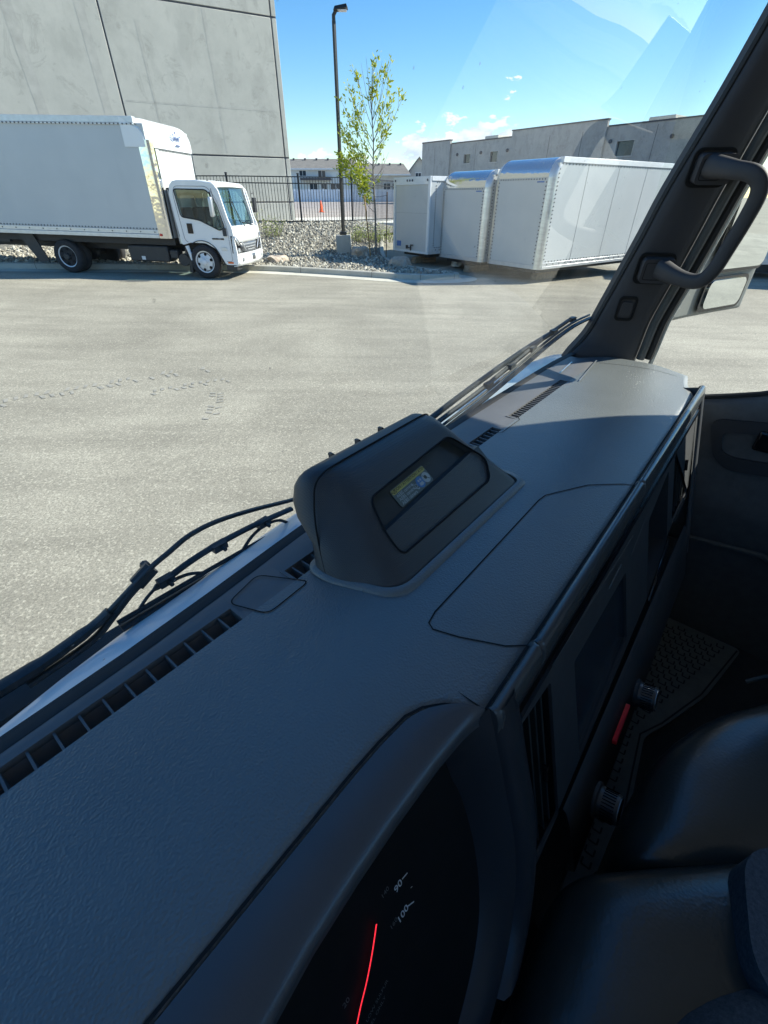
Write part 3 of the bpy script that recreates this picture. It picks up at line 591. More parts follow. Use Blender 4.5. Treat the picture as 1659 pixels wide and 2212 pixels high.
# ------------------------------------------------------------------ fence of black steel pickets
fn = empty('steel_fence', (0, 0, 0), 0, 'black steel picket fence along the back of the gravel bed', 'fence')
FP = [(-13.2, 22.2), (-11.4, 22.4), (-9.1, 22.6), (-6.5, 22.9), (-3.55, 22.9), (-1.42, 24.0), (.55, 27.6), (3.0, 32.0), (5.4, 36.4)]
FZ = [.80, .81, .82, .83, .80, .80, .76, .8, .85]
pk = []
for i in range(len(FP) - 1):
    a = Vector((*FP[i], FZ[i])); b = Vector((*FP[i + 1], FZ[i + 1])); d = b - a; L = math.hypot(d.x, d.y); t = Vector((d.x / L, d.y / L, 0)); nn = Vector((-t.y, t.x, 0))
    mb = MB(); Hh = 1.72
    for zr in (.18, Hh - .22, Hh):
        A = a + Vector((0, 0, zr)) + t * .04; B_ = b + Vector((0, 0, zr)) - t * .04
        q = nn * .02; u_ = Vector((0, 0, .018)); mb.hexa([tuple(A - q - u_), tuple(B_ - q - u_), tuple(B_ + q - u_), tuple(A + q - u_)], [tuple(A - q + u_), tuple(B_ - q + u_), tuple(B_ + q + u_), tuple(A + q + u_)])
    n = int(L / .125)
    for k in range(1, n):
        p = a.lerp(b, k / n); w = .009; q1 = t * w; q2 = nn * w; z0 = Vector((0, 0, .08)); z1 = Vector((0, 0, Hh + .01))
        mb.hexa([tuple(p - q1 - q2 + z0), tuple(p + q1 - q2 + z0), tuple(p + q1 + q2 + z0), tuple(p - q1 + q2 + z0)], [tuple(p - q1 - q2 + z1), tuple(p + q1 - q2 + z1), tuple(p + q1 + q2 + z1), tuple(p - q1 + q2 + z1)])
    mb.build('picket_panel', 'fence', fn)
for p, z in zip(FP, FZ):
    mb = MB(); mb.box(p[0] - .035, p[0] + .035, p[1] - .035, p[1] + .035, z - .15, z + 1.8); mb.box(p[0] - .045, p[0] + .045, p[1] - .045, p[1] + .045, z + 1.803, z + 1.84); mb.build('fence_post', 'fence', fn)
# ------------------------------------------------------------------ light pole
pz = gz(-1.38, 17.75) + .06
lp = empty('light_pole', (-1.38, 17.75, pz), 0, 'tall black steel light pole with angled lamp head on a square concrete base', 'street lamp')
mb = MB(); mb.box(-.24, .24, -.24, .24, -.15, .56); mb.build('concrete_base', 'kerb', lp, bevel=.02)
mb = MB(); mb.box(-.11, .11, -.11, .11, .563, .65); mb.build('base_cover', 'polepaint', lp, bevel=.01)
mb = MB(); mb.tube([(0, 0, .6), (0, 0, 5.56)], [.062, .056], 4); mb.build('pole', 'polepaint', lp, bevel=.006)
mb = MB(); mb.tube([(0, 0, 5.5), (0, 0, 5.66), (.07, -.01, 5.75), (.16, -.02, 5.77)], [.05, .05, .045, .04], 8); mb.build('arm', 'polepaint', lp, smooth=True)
mb = MB(); mb.hexa([(.0, -.12, 5.73), (.40, -.15, 5.78), (.40, .13, 5.78), (.0, .10, 5.73)], [(.04, -.09, 5.82), (.36, -.11, 5.86), (.36, .09, 5.86), (.04, .07, 5.82)]); hd = mb.build('lamp_head', 'polepaint', lp, bevel=.015)
mb = MB(); mb.box(.12, .36, -.10, .08, 5.735, 5.75); mb.build('lens', 'lens', hd)
# ------------------------------------------------------------------ young tree
tz = gz(-.26, 17.4) + .08; TX, TY = -.30, 17.4
tr = empty('young_tree', (TX, TY, tz), 0, 'slender young tree with sparse yellow green spring leaves beside the light pole', 'tree')
mb = MB(); trunk = [(.04, 0, -.1), (.02, 0, .8), (.0, 0, 1.6), (-.04, .02, 2.3), (-.02, 0, 3.0), (-.06, .02, 3.7), (-.03, 0, 4.3), (-.02, .0, 4.62)]
mb.tube(smoothpath(trunk, 4), [lerp(.038, .006, (i / 28) ** .8) for i in range(29)], 8)
mb.build('trunk', 'bark', tr, smooth=True)
rt = random.Random(11); br = MB(); lf = MB()
def tp(z):
    for a, b in zip(trunk, trunk[1:]):
        if z <= b[2]: return Vector(a).lerp(Vector(b), (z - a[2]) / (b[2] - a[2]))
    return Vector(trunk[-1])
def leafat(p, s, d=None):
    d = (Vector((rt.uniform(-1, 1), rt.uniform(-1, 1), rt.uniform(-.7, .7))) + (d * .8 if d else Vector())).normalized(); w = d.orthogonal().normalized(); w = Matrix.Rotation(rt.uniform(0, 6), 3, d) @ w; b = p + d * s
    k = w.cross(d) * s * .12
    lf.add([tuple(p), tuple(p + d * s * .45 + w * s * .22 + k), tuple(b), tuple(p + d * s * .45 - w * s * .22 + k)], [(0, 1, 2, 3)])
def branch(P, r0, leaves, s=.115, spread=.05, sub=0, start=.25):
    P = smoothpath(P, 5); n = len(P); br.tube(P, [lerp(r0, .0025, i / (n - 1)) for i in range(n)], 5)
    cl_ = [start + (1 - start) * rt.random() for _ in range(4)] + [.97]
    for k in range(int(leaves * .95)):
        t = min(.999, max(start * .6, rt.choice(cl_) + rt.gauss(0, .04))); i = min(n - 2, int(t * (n - 1))); p = P[i].lerp(P[i + 1], rt.random()); d = (P[i + 1] - P[i]).normalized()
        leafat(p + Vector((rt.gauss(0, spread), rt.gauss(0, spread), rt.gauss(0, spread))), s * rt.uniform(.6, 1.25), d)
    for k in range(sub):
        t = .3 + .65 * rt.random(); i = min(n - 2, int(t * (n - 1))); p = P[i]; d = (P[i + 1] - P[i]).normalized()
        e = (d + Vector((rt.uniform(-1, 1), rt.uniform(-1, 1), rt.uniform(-.2, 1.0))) * .8).normalized() * rt.uniform(.2, .45)
        branch([p, p + e * .5 + Vector((0, 0, .03)), p + e + Vector((0, 0, .08))], r0 * .45, max(3, int(leaves * .28)) if leaves else 0, s, spread * .8, 0, .1)
def B(z0, dx, dz, leaves, dy=None, r=.011, sub=2, bow=.1, spread=.05, start=.25):
    a = tp(z0); dy = rt.uniform(-.5, .5) if dy is None else dy; e = Vector((dx, dy, z0 + dz)); m_ = a.lerp(e, .5) + Vector((0, 0, -bow))
    branch([a, m_, e], r, leaves, spread=spread, sub=sub, start=start)
B(1.25, -.42, .55, 26, -.1, sub=2, start=.6); B(1.5, -.25, .25, 50, .15, sub=2, spread=.07, start=.5)
B(1.75, -1.05, .62, 120, -.2, .013, sub=6, spread=.09, start=.3); B(1.85, -1.0, .85, 110, .3, .013, sub=5, spread=.08)
B(1.9, -.75, .35, 90, -.35, sub=4, spread=.09); B(2.1, -.55, .5, 60, .25, sub=3, spread=.07)
B(2.2, -.95, 1.0, 90, .1, .012, sub=5, spread=.07, start=.4); B(2.45, -.8, .75, 55, -.3, sub=4, spread=.07)
B(2.6, -.98, 1.4, 75, .0, .012, sub=5, bow=.05, spread=.06); B(2.8, -.62, 1.2, 55, .3, sub=3); B(3.0, -.75, 1.25, 30, -.2, sub=3)
B(2.1, .45, .7, 0, .2, sub=3); B(2.0, .3, .35, 6, -.3, sub=2); B(2.35, .6, 1.45, 0, .0, .010, sub=3); B(2.5, .35, .8, 32, .3, sub=3); B(2.7, .5, 1.0, 40, -.2, sub=3)
B(2.75, .86, 1.30, 48, .1, .012, sub=2, bow=.12, start=.35); B(3.05, .5, .95, 38, -.3, sub=3); B(3.0, .45, 1.35, 30, .2, sub=2)
B(3.3, .34, 1.35, 34, .1, sub=2, start=.3); B(3.5, .12, .9, 34, -.1, sub=2); B(3.3, -.45, 1.15, 34, .1, sub=2, start=.4); B(3.6, -.35, 1.15, 0, .2, sub=1); B(3.7, -.2, 1.15, 0, .0, sub=1); B(3.9, .25, .85, 0, -.1, sub=1); B(3.5, .4, 1.1, 0, .3, sub=2)
B(3.8, .02, .95, 46, .05, sub=1, spread=.04, start=.1); B(3.9, -.06, .7, 30, -.05, sub=1)
br.build('branches', 'twig', tr, smooth=True); lf.build('crown', 'leaf', tr, fix=False)
# stakes
def stake(x, y, h_, dx, mat, label, r_=.02):
    o = empty('tree_stake', (x, y, gz(x, y) + .07), 0, label, 'stake'); mb = MB(); mb.tube([(0, 0, -.1), (dx, 0, h_)], r_, 8); mb.build('pole', mat, o, smooth=True)
    mb = MB(); mb.tube([(dx * .95, 0, h_ * .95), ((TX - x) * .6, (TY - y) * .6, h_ * .93), (TX - x, TY - y, h_ * .93)], .006, 5); mb.build('tie_strap', 'blackplast', o)
stake(-.44, 17.15, 1.72, -.18, 'stake', 'light brown wooden stake left of the young tree trunk', .022)
stake(.07, 17.05, 1.85, .03, 'rod', 'thin dark rusty stake right of the young tree trunk', .014)
# boulders
def boulder(x, y, sx_, sy_, sz_, label, seed):
    bm = bmesh.new(); bmesh.ops.create_icosphere(bm, subdivisions=3, radius=1)
    for v in bm.verts:
        n_ = v.co.normalized(); k = 1 + .35 * mnoise.noise(n_ * 1.3 + Vector((seed, 0, 0))) + .12 * mnoise.noise(n_ * 4 + Vector((0, seed, 0)))
        q = Vector((max(-.8, min(.8, n_.x)), max(-.8, min(.8, n_.y)), max(-.7, min(.62, n_.z)))) * k * 1.2; v.co = Vector((q.x * sx_, q.y * sy_, q.z * sz_))
    me = bpy.data.meshes.new('boulder'); bm.to_mesh(me); bm.free(); me.materials.append(MAT['boulder'])
    o = bpy.data.objects.new('boulder', me); COL.objects.link(o); o.location = (x, y, gz(x, y) + .1 + sz_ * .3); o.rotation_euler = (0, 0, seed); tag(o, label, 'boulder', 'boulders in the gravel bed')
boulder(.52, 15.75, .36, .26, .22, 'brown tan boulder in the kerb nose by the trailer', 1.2)
boulder(-.78, 17.35, .34, .26, .24, 'pinkish boulder right beside the concrete pole base', 2.4)
boulder(-3.35, 16.0, .40, .25, .15, 'low pale boulder in gravel between the box truck and the light pole', 4.4)
boulder(2.35, 16.35, .16, .14, .09, 'small brown rock lying under the second parked cargo box', 5.1)
# weeds
def weeds(x, y, w, d, h_, n, label, name='green_shrub'):
    r_ = empty(name, (x, y, gz(x, y) + .1), 0, label, 'shrub'); st = MB(); lv = MB(); q = random.Random(int(x * 100) + 5)
    for i in range(n):
        bx, by = q.gauss(0, w * .4), q.gauss(0, d * .4); t = Vector((bx * 1.3 + q.gauss(0, .1), by * 1.3 + q.gauss(0, .1), h_ * q.uniform(.35, 1))); st.tube([(bx, by, 0), tuple(Vector((bx, by, 0)).lerp(t, .5) + Vector((0, 0, .04))), tuple(t)], [.005, .004, .002], 4)
        for k in range(12):
            p = Vector((bx, by, 0)).lerp(t, q.uniform(.15, 1)) + Vector((q.gauss(0, .04), q.gauss(0, .04), q.gauss(0, .03))); dv = Vector((q.uniform(-1, 1), q.uniform(-1, 1), q.uniform(-.1, 1))).normalized(); wv = dv.orthogonal().normalized(); s = q.uniform(.04, .08)
            lv.add([tuple(p), tuple(p + dv * s * .5 + wv * s * .2), tuple(p + dv * s), tuple(p + dv * s * .5 - wv * s * .2)], [(0, 1, 2, 3)])
    st.build('stems', 'twig', r_); lv.build('leaves', 'shrub', r_, fix=False)
weeds(-.72, 19.4, .75, .8, .62, 90, 'straggly green weedy shrub behind the pole base')
weeds(.15, 19.6, .5, .6, .5, 45, 'pale green weeds between the tree stake and the white trailer')
weeds(-4.15, 19.6, .45, .4, .75, 34, 'bright green shrub sprig by the truck front bumper')
weeds(-5.1, 21.3, .3, .3, .95, 16, 'thin tall twiggy weed growing against the fence behind the truck cab')
# ------------------------------------------------------------------ stored truck bodies
UA = Vector((.57, -.82, 0)).normalized(); UB = Vector((.82, .57, 0)).normalized()
def brow(nm, a, w, L, label, z0, z1, front='panel', grp='cargo boxes stored in a row', ua=UA, ub=UB):
    r_ = empty(nm, (a[0], a[1], gz(a[0], a[1])), math.atan2(ua.y, ua.x), label, 'cargo box', grp)
    # local: x along the face (right +), y into depth (ub), z up
    return r_
def rivets(mb, p0, p1, n, r_=.016, nrm=(0, -1, 0)):
    for i in range(n): mb.cyl(Vector(p0).lerp(Vector(p1), (i + .5) / n), nrm, r_, .01, 6)
def van_body(a, label, z0=.22, z1=2.45, w=2.0, L=4.9, kind='nose', decal=True):
    r_ = brow('cargo_box', a, w, L, label, z0, z1)
    mb = MB(); c = .09 if kind == 'nose' else .02
    mb.box(c, w - c, c, L, z0, z1 - (.38 if kind == 'nose' else .03)) if kind == 'nose' else mb.box(.02, w - .02, .04, L, z0, z1 - .02)
    if kind == 'nose': 
        mb.box(c, w - c, .45, L, z1 - .379, z1 - .012)
    mb.build('body', 'whitetrim', r_)
    if kind == 'nose':
        mb = MB(); mb.box(.16, w - .16, .055, .085, z0 + .10, z1 - .40); fp = mb.build('front_panel', 'ply', r_, bevel=.004)
        # polished quarter-round top
        rows = []
        for k in range(9):
            t = R(90 * k / 8); y = .05 + .42 * (1 - math.cos(t)); z = z1 - .40 + .40 * math.sin(t)
            rows.append([(x, y, z) for x in (.16, w * .5, w - .16)])
        mb = MB(); mb.loft(rows); mb.build('curved_top', 'chrome', r_, smooth='all')
        for s in (0, 1):
            mb = MB(); X0 = .16 if s == 0 else w - .16; X1 = 0.0 if s == 0 else w
            rows = []
            for zz_ in (z0, z1 - .40):
                rows.append([(lerp(X0, X1, math.sin(R(90 * k / 6))), .052 + .14 * (1 - math.cos(R(90 * k / 6))), zz_) for k in range(7)])
            mb.loft(rows); mb.build('corner_post', 'alu', r_, smooth='all')
            rows = []
            for j in range(9):
                t = R(90 * j / 8)
                rows.append([(lerp(X0, X1, math.sin(R(90 * k / 6))), .052 + .14 * (1 - math.cos(R(90 * k / 6))) * (1 - j / 12) + .40 * (1 - math.cos(t)), z1 - .397 + (.40 - .10 * math.sin(R(90 * k / 6))) * math.sin(t)) for k in range(7)])
            mb = MB(); mb.loft(rows); mb.build('corner_cap', 'alurail', r_, smooth='all')
        mb = MB(); rivets(mb, (.19, .05, z0 + .1), (.19, .05, z1 - .45), 22); rivets(mb, (w - .19, .05, z0 + .1), (w - .19, .05, z1 - .45), 22); rivets(mb, (.2, .05, z1 - .43), (w - .2, .05, z1 - .43), 18); mb.build('rivets', 'groove', r_)
        mb = MB(); mb.box(.16, w - .16, .045, .08, z0, z0 + .097); mb.build('bottom_rail', 'alurail', r_, bevel=.005)
        if decal: mb = MB(); mb.box(w - .48, w - .26, .05, .0548, z1 - .50, z1 - .47); mb.build('decal', 'tagblue', r_)
    else:
        mb = MB(); mb.box(.0, .10, 0, .05, z0, z1); mb.box(w - .10, w, 0, .05, z0, z1); mb.box(.103, w - .103, 0, .05, z1 - .20, z1); mb.box(.103, w - .103, .0, .05, z0, z0 + .06); mb.build('door_frame', 'whitetrim', r_, bevel=.006)
        mb = MB()
        for k in range(1): mb.box(.104, w - .104, .028, .039, z0 + .063, z1 - .203)
        dr = mb.build('roll_up_door', 'ply', r_)
        mb = MB()
        for k in (3,): zz_ = lerp(z0, z1 - .2, k / 5); mb.box(.11, w - .11, .0262, .0275, zz_, zz_ + .003)
        mb.build('slat_joint', 'sealgrey', dr)
        mb = MB(); mb.box(w * .5 - .14, w * .5 - .10, -.05, .02, z0 + .1, z0 + .2); mb.box(w * .5 - .1, w * .5 + .04, -.05, -.02, z0 + .12, z0 + .15); mb.box(w * .5 + .08, w * .5 + .2, -.04, 0, z0 + .2, z0 + .23); mb.box(w * .5 + .08, w * .5 + .1, -.04, 0, z0 + .06, z0 + .2); mb.build('latch', 'blackplast', dr)
        mb = MB(); mb.box(.2, .42, .018, .0275, z0 + .15, z0 + .3); mb.build('decal', 'tagblue', dr)
        for xx in (.12, w * .4, w * .47, w * .54, w - .12): mb = MB(); mb.cyl((xx, -.01, z1 - .09), (0, -1, 0), .03, .012, 8); mb.build('marker_lamp', 'groove', r_)
    # right side wall: panels with posts, rails and rivets
    mb = MB(); mb.box(w - c + .003, w - .008, .2 if kind == 'nose' else .06, L - .01, z0 + .16, z1 - .12); mb.build('side_panel', 'boxside', r_)
    mb = MB(); mb.box(w - c + .003, w + .012, .19 if kind == 'nose' else .055, L, z0, z0 + .07); mb.box(w - c + .003, w + .004, .19 if kind == 'nose' else .055, L, z0 + .073, z0 + .157); mb.build('lower_rail', 'alurail', r_, bevel=.006)
    mb = MB(); mb.box(w - c - .02, w + .012, .30 if kind == 'nose' else .055, L, z1 - .117, z1 + .0); mb.build('upper_rail', 'whitetrim', r_, bevel=.008)
    mb = MB(); rivets(mb, (w - .008, .25, z0 + .18), (w - .008, L, z0 + .18), 40, nrm=(1, 0, 0)); rivets(mb, (w - .008, .25, z1 - .14), (w - .008, L, z1 - .14), 40, nrm=(1, 0, 0)); rivets(mb, (w + .005, .25, z0 + .115), (w + .005, L, z0 + .115), 20, nrm=(1, 0, 0)); rivets(mb, (w - .008, .24, z0 + .2), (w - .008, .24, z1 - .2), 24, nrm=(1, 0, 0)); mb.build('rivets', 'sealgrey', r_)
    mb = MB()
    for k in range(1, 4): mb.box(w - .0079, w - .005, k * L / 4, k * L / 4 + .008, z0 + .16, z1 - .12)
    mb.build('panel_joint', 'sealgrey', r_)
    mb = MB(); mb.box(.25, w - .25, .3, L - .2, z0 - .11, z0 - .003); mb.build('subframe', 'chassis', r_)
    return r_
van_body((.31, 17.75), 'white rear door cargo box farthest left of the stored row', w=1.85, kind='door', z0=.24, z1=2.24, L=3.4)
van_body((1.68, 16.6), 'middle stored cargo box with curved metal top between two others', w=2.0, z0=.28, z1=2.48, L=4.9)
van_body((2.94, 14.9), 'nearest stored cargo box with rounded metal nose and long ribbed side', w=1.93, z0=.32, z1=2.70, L=5.4)
# another body by the mirror
UA4 = Vector((.94, -.34, 0)).normalized(); UA_, UB_ = UA, UB; UA = UA4
def van4():
    r_ = empty('cargo_box', (10.3, 15.45, gz(9, 16)), math.atan2(UA4.y, UA4.x), 'long plain white cargo box partly hidden behind the side mirror', 'cargo box', 'cargo boxes stored in a row')
    mb = MB(); mb.box(0, 9, 0, 2.3, .45, 2.9); mb.build('body', 'boxside', r_, bevel=.02)
    mb = MB(); mb.box(0, 9, -.02, -.003, .40, .55); mb.build('lower_rail', 'alurail', r_); mb = MB(); mb.box(.2, 8.6, .3, 2, .15, .39); mb.build('subframe', 'chassis', r_)
    mb = MB(); mb.cyl((2.05, .02, .30), (0, -1, 0), .13, .08, 14); mb.build('tail_lamp', 'redlamp', r_)
    return r_
van4(); UA = UA_
# timber blocks the bodies stand on
def block(x, y, s, label):
    mb = MB(); mb.box(-.45, .45, -.11, .11, 0, s * .5 - .002); mb.box(-.42, .46, -.1, .1, s * .5 + .001, s); o = mb.build('timber_block', 'wood', None, bevel=.006); o.location = (x, y, gz(x, y) + .004); o.rotation_euler = (0, 0, R(35)); tag(o, label, 'timber block', 'timber blocks under the stored bodies')
block(1.35, 17.3, 0.18, 'timber packing block under the rear door cargo box')
block(2.9, 15.8, 0.18, 'timber packing block under the middle stored cargo box')
block(4.65, 14.5, 0.18, 'timber packing block under the nearest stored cargo box')
# ------------------------------------------------------------------ rear building seen only in the mirrors
rb = empty('warehouse', (10, -22, 0), 0, 'grey concrete warehouse with dark windows reflected in the side mirror', 'building')
mb = MB(); mb.box(-20, 26, -8, 0, 0, 7); mb.build('wall', 'tilt2', rb)
for i in range(7): window(rb, -17 + i * 6, -14.5 + i * 6, .07, 3.2, 4.6)
# ------------------------------------------------------------------ the box truck
TH = R(-6.8); TF = Vector((-4.60, 12.98, 0)); fz = gz(-4.5, 13); rz_ = gz(-8.25, 13.45)
bt = empty('box_truck', (TF.x, TF.y, fz), TH, 'white box truck with polished corner post parked along the kerb facing right', 'truck', ry=math.atan2(rz_ - fz, 3.78))
# local: x forward, y away from viewer (body spans 0..2.05), z up, origin at near front tyre contact
TW = 2.02
def wheel(x, y, outward, r_=.385, dual=False):
    root = MB(); w = .22; yo = y; ax = (0, outward, 0)
    P = [(r_ - .13, 0), (r_ - .05, -.0), (r_ - .012, .03), (r_, .06), (r_, w - .05), (r_ - .02, w - .015), (r_ - .06, w), (r_ - .135, w - .005), (r_ - .14, w - .03)]
    root.lathe((x, yo - outward * w, r_), ax, P, 36)
    if dual: root.lathe((x, yo - outward * (w * 2 + .03), r_), ax, P, 36)
    wh = root.build('wheel', 'rubber', bt, smooth=True)
    mb = MB(); q = yo - outward * (.0 if not dual else .0)
    if not dual: pr = [(r_ - .142, -.06), (r_ - .125, -.012), (r_ - .15, -.02), (r_ - .165, -.030), (r_ - .19, -.030), (.13, -.006), (.11, .0), (.095, .012), (.02, .012)]
    else: pr = [(r_ - .142, -.06), (r_ - .125, -.012), (r_ - .15, -.02), (r_ - .16, -.03), (.15, -.045), (.10, -.05), (.02, -.05)]
    mb.lathe((x, yo, r_), ax, [(a, b) for a, b in pr], 32); rim = mb.build('rim', 'wheelwhite', wh, smooth=True, ang=50)
    mb = MB()
    for k in range(6):
        t = 2 * math.pi * k / 6 + .3; rr_ = .175; c = Vector((x + rr_ * math.cos(t), yo + outward * ((-.022) if not dual else -.034), r_ + rr_ * math.sin(t)))
        mb.cyl(c, ax, .034, .012 if not dual else .02, 10)
    mb.build('hand_hole', 'void', wh)
    mb = MB(); d0 = .012 if not dual else -.05
    mb.lathe((x, yo + outward * d0, r_), ax, [(.075, 0), (.07, .04), (.05, .055), (.01, .055)] if not dual else [(.085, 0), (.08, .07), (.06, .09), (.01, .09)], 20)
    for k in range(6): t = 2 * math.pi * k / 6; mb.cyl((x + .105 * math.cos(t), yo + outward * d0, r_ + .105 * math.sin(t)), ax, .013, .03, 6)
    mb.build('hub', 'wheelwhite' if not dual else 'blackplast', wh, smooth=True)
wheel(0, .0, -1); wheel(-3.78, .0, -1, dual=True); wheel(0, TW - .06, 1); wheel(-3.78, TW - .02, 1, dual=True)
# chassis
mb = MB(); mb.box(-6.1, .9, .55, .67, .55, .78); mb.box(-6.1, .9, 1.35, 1.47, .55, .78)
for x in (-5.6, -4.6, -3.0, -2.0, -1.0, .1): mb.box(x, x + .12, .67, 1.35, .58, .74)
mb.build('chassis_frame', 'chassis', bt)
mb = MB(); mb.cyl((-3.78, .45, .385), (0, 1, 0), .07, 1.1, 12); mb.cyl((0, .25, .385), (0, 1, 0), .05, 1.5, 10); mb.lathe((-3.78, .9, .385), (0, 1, 0), [(.05, 0), (.17, .06), (.17, .2), (.05, .26)], 16); mb.build('axle', 'chassis', bt, smooth=True)
mb = MB(); mb.box(-6.2, -.75, .12, .30, .72, .94); mb.box(-6.2, -.75, 1.72, 1.9, .72, .94)
for x in (-5.9, -5.2, -4.6, -3.0, -2.4, -1.8, -1.2): mb.box(x, x + .07, .30, 1.72, .82, .94)
mb.build('subframe', 'chassis', bt)
mb = MB(); mb.box(-2.05, -.98, .06, .46, .34, .70); mb.box(-.97, -.75, .1, .4, .42, .62); ft = mb.build('fuel_tank', 'blackplast', bt, bevel=.03)
mb = MB(); mb.box(-1.72, -1.62, .05, .0588, .38, .46); mb.build('tank_label', 'wheelwhite', ft)
mb = MB(); mb.cyl((-.62, .12, .40), (0, 1, 0), .14, .3, 18); mb.tube([(-.55, .2, .5), (-.5, .2, .8), (-.48, .15, .98)], .045, 8); mb.build('air_filter', 'blackplast', bt, smooth=True)
mb = MB(); mb.tube([(-.33, .05, .42), (-.38, .04, .6), (-.42, .06, .72)], [.05, .04, .05], 8); mb.build('hose', 'whitetrim', bt, smooth=True)
mb = MB(); mb.prism([(-5.05, .06, .92), (-4.62, .06, .92), (-4.38, .06, .25), (-4.66, .06, .22)], (0, .03, 0)); mb.build('mud_flap', 'blackplast', bt)
mb = MB(); mb.prism([(-5.05, 1.5, .92), (-4.72, 1.5, .92), (-4.5, 1.5, .25), (-4.72, 1.5, .22)], (0, .03, 0)); mb.build('mud_flap', 'blackplast', bt)
mb = MB(); mb.box(-6.5, -5.4, .15, .24, .66, .74); mb.box(-6.6, -6.5, .1, 1.9, .5, .62); mb.build('rear_step', 'blackplast', bt)
# cargo box
BX0, BX1, BZ0, BZ1, BY0, BY1 = -6.9, -.72, .88, 3.18, -.10, 1.98
bx = MB(); bx.box(BX0, BX1 - .10, BY0 + .01, BY1 - .01, BZ0 + .18, BZ1 - .12); bx.box(BX1 - .1, BX1 - .012, BY0 + .12, BY1 - .12, BZ0 + .1, BZ1 - .38)
cb = bx.build('box_shell', 'boxside', bt)
mb = MB(); mb.box(BX0, BX1 - .30, BY0 - .012, BY0 + .05, BZ0, BZ0 + .085); mb.box(BX0, BX1 - .30, BY0 - .002, BY0 + .05, BZ0 + .088, BZ0 + .178); mb.build('lower_rail', 'alurail', cb, bevel=.006)
mb = MB(); mb.box(BX0, BX1 - .30, BY0 - .004, BY0 + .12, BZ1 - .117, BZ1 - .0); mb.box(BX0, BX1 - .30, BY0 - .012, BY0 + .0, BZ1 - .15, BZ1 - .119); mb.build('upper_rail', 'alurail', cb, bevel=.01)
mb = MB(); rivets(mb, (BX0, BY0 + .01, BZ0 + .2), (BX1 - .2, BY0 + .01, BZ0 + .2), 70); rivets(mb, (BX0, BY0 - .012, BZ1 - .135), (BX1 - .2, BY0 - .012, BZ1 - .135), 60); rivets(mb, (BX0, BY0 - .002, BZ0 + .13), (BX1 - .2, BY0 - .002, BZ0 + .13), 16, .014); rivets(mb, (BX1 - .21, BY0 + .01, BZ0 + .2), (BX1 - .21, BY0 + .01, BZ1 - .2), 36); mb.build('rivets', 'sealgrey', cb)
# polished corner posts
for yy, sg in ((BY0, 1), (BY1, -1)):
    rows = []
    for z in frange(BZ0, BZ1 - .40, 10):
        rows.append([(BX1 - .30, yy + sg * .002, z), (BX1 - .22, yy - sg * .004, z)] + [(BX1 - .12 + .12 * math.sin(R(a)), yy + sg * (.12 - .12 * math.cos(R(a))), z) for a in (0, 15, 30, 45, 60, 75, 90)] + [(BX1 - .0, yy + sg * .17, z)])
    mb = MB(); mb.loft(rows); mb.build('corner_post', 'chrome', cb, smooth='all', fix=False)
# white nose cap
def nose_row(y0, y1, sec):
    return sec
NR = .34; rows = []
for k in range(10):
    t = R(90 * k / 9); xoff = BX1 + .03 - NR + NR * math.cos(t); z = BZ1 - .06 - NR + (NR + .05) * math.sin(t)
    row = []
    for j in range(15):
        u = j / 14; y = lerp(BY0 - .005, BY1 + .005, u); e = min(u, 1 - u) * (BY1 - BY0); rd = .22
        q = (1 - math.sqrt(max(0, 1 - max(0, (rd - e) / rd) ** 2))) * rd if e < rd else 0
        row.append((xoff - q * .75 * math.cos(t) , y, z - q * .75 * math.sin(t)))
    rows.append(row)
rows = [[(p[0], p[1], p[2] - .13) for p in rows[0]]] + rows + [[(BX1 - .62, p[1], BZ1 + .0 - (0 if 0 < i < 14 else .0)) for i, p in enumerate(rows[-1])]]
mb = MB(); mb.loft(rows); nc = mb.build('nose_cap', 'white', cb, smooth='all')
mb = MB()
for yy in (BY0 - .006, BY1 + .006):
    pts = [(BX1 - .62, yy, BZ1 - .001), (BX1 - .62, yy, BZ1 - .53), (rows[0][0][0], yy, BZ1 - .53)] + [(r_[0][0], yy, r_[0][2]) for r_ in rows[1:11]]
    mb.poly(pts)
mb.build('nose_cap_side', 'white', cb, fix=False)
mb = MB(); mb.box(BX1 - .008, BX1 + .0, BY0 + .16, BY1 - .16, BZ0, BZ1 - .40); fw = mb.build('front_wall', 'ply', cb)
mb = MB(); rivets(mb, (BX1 + .001, BY0 + .3, BZ1 - .56), (BX1 + .001, BY1 - .2, BZ1 - .56), 24, nrm=(1, 0, 0)); mb.box(BX1 + .0005, BX1 + .003, .55, .555, BZ0, BZ1 - .42); mb.build('panel_joint', 'sealgrey', fw)
tm = text_mesh('SUMMIT', .15, 'CENTER', .004); mb = MB(); mx = basis((BX1 + .048, 1.05, BZ1 - .30), (0, 1, 0), (-.1, 0, .99), (1, 0, .1)); mb.mesh(tm, mx)
mb.add([tuple(mx @ Vector(p)) for p in ((-.04, .10, 0), (.06, .10, 0), (.015, .19, 0))], [(0, 1, 2)]); mb.add([tuple(mx @ Vector(p)) for p in ((-.1, -.14, 0), (.14, -.14, 0), (.14, -.11, 0), (-.1, -.11, 0))], [(0, 1, 2, 3)]); mb.build('logo_lettering', 'logo', nc, fix=False)
mb = MB(); mb.box(BX1 - .27, BX1 - .21, BY0 - .02, BY0 - .0125, BZ0 + .05, BZ0 + .1); mb.build('side_marker', 'redlamp', cb)
mb = MB(); mb.box(BX1 - .14, BX1 - .06, BY0 + .25, BY0 + .3, BZ1 - .5, BZ1 - .47); mb.build('clearance_lamp', 'sealgrey', cb)
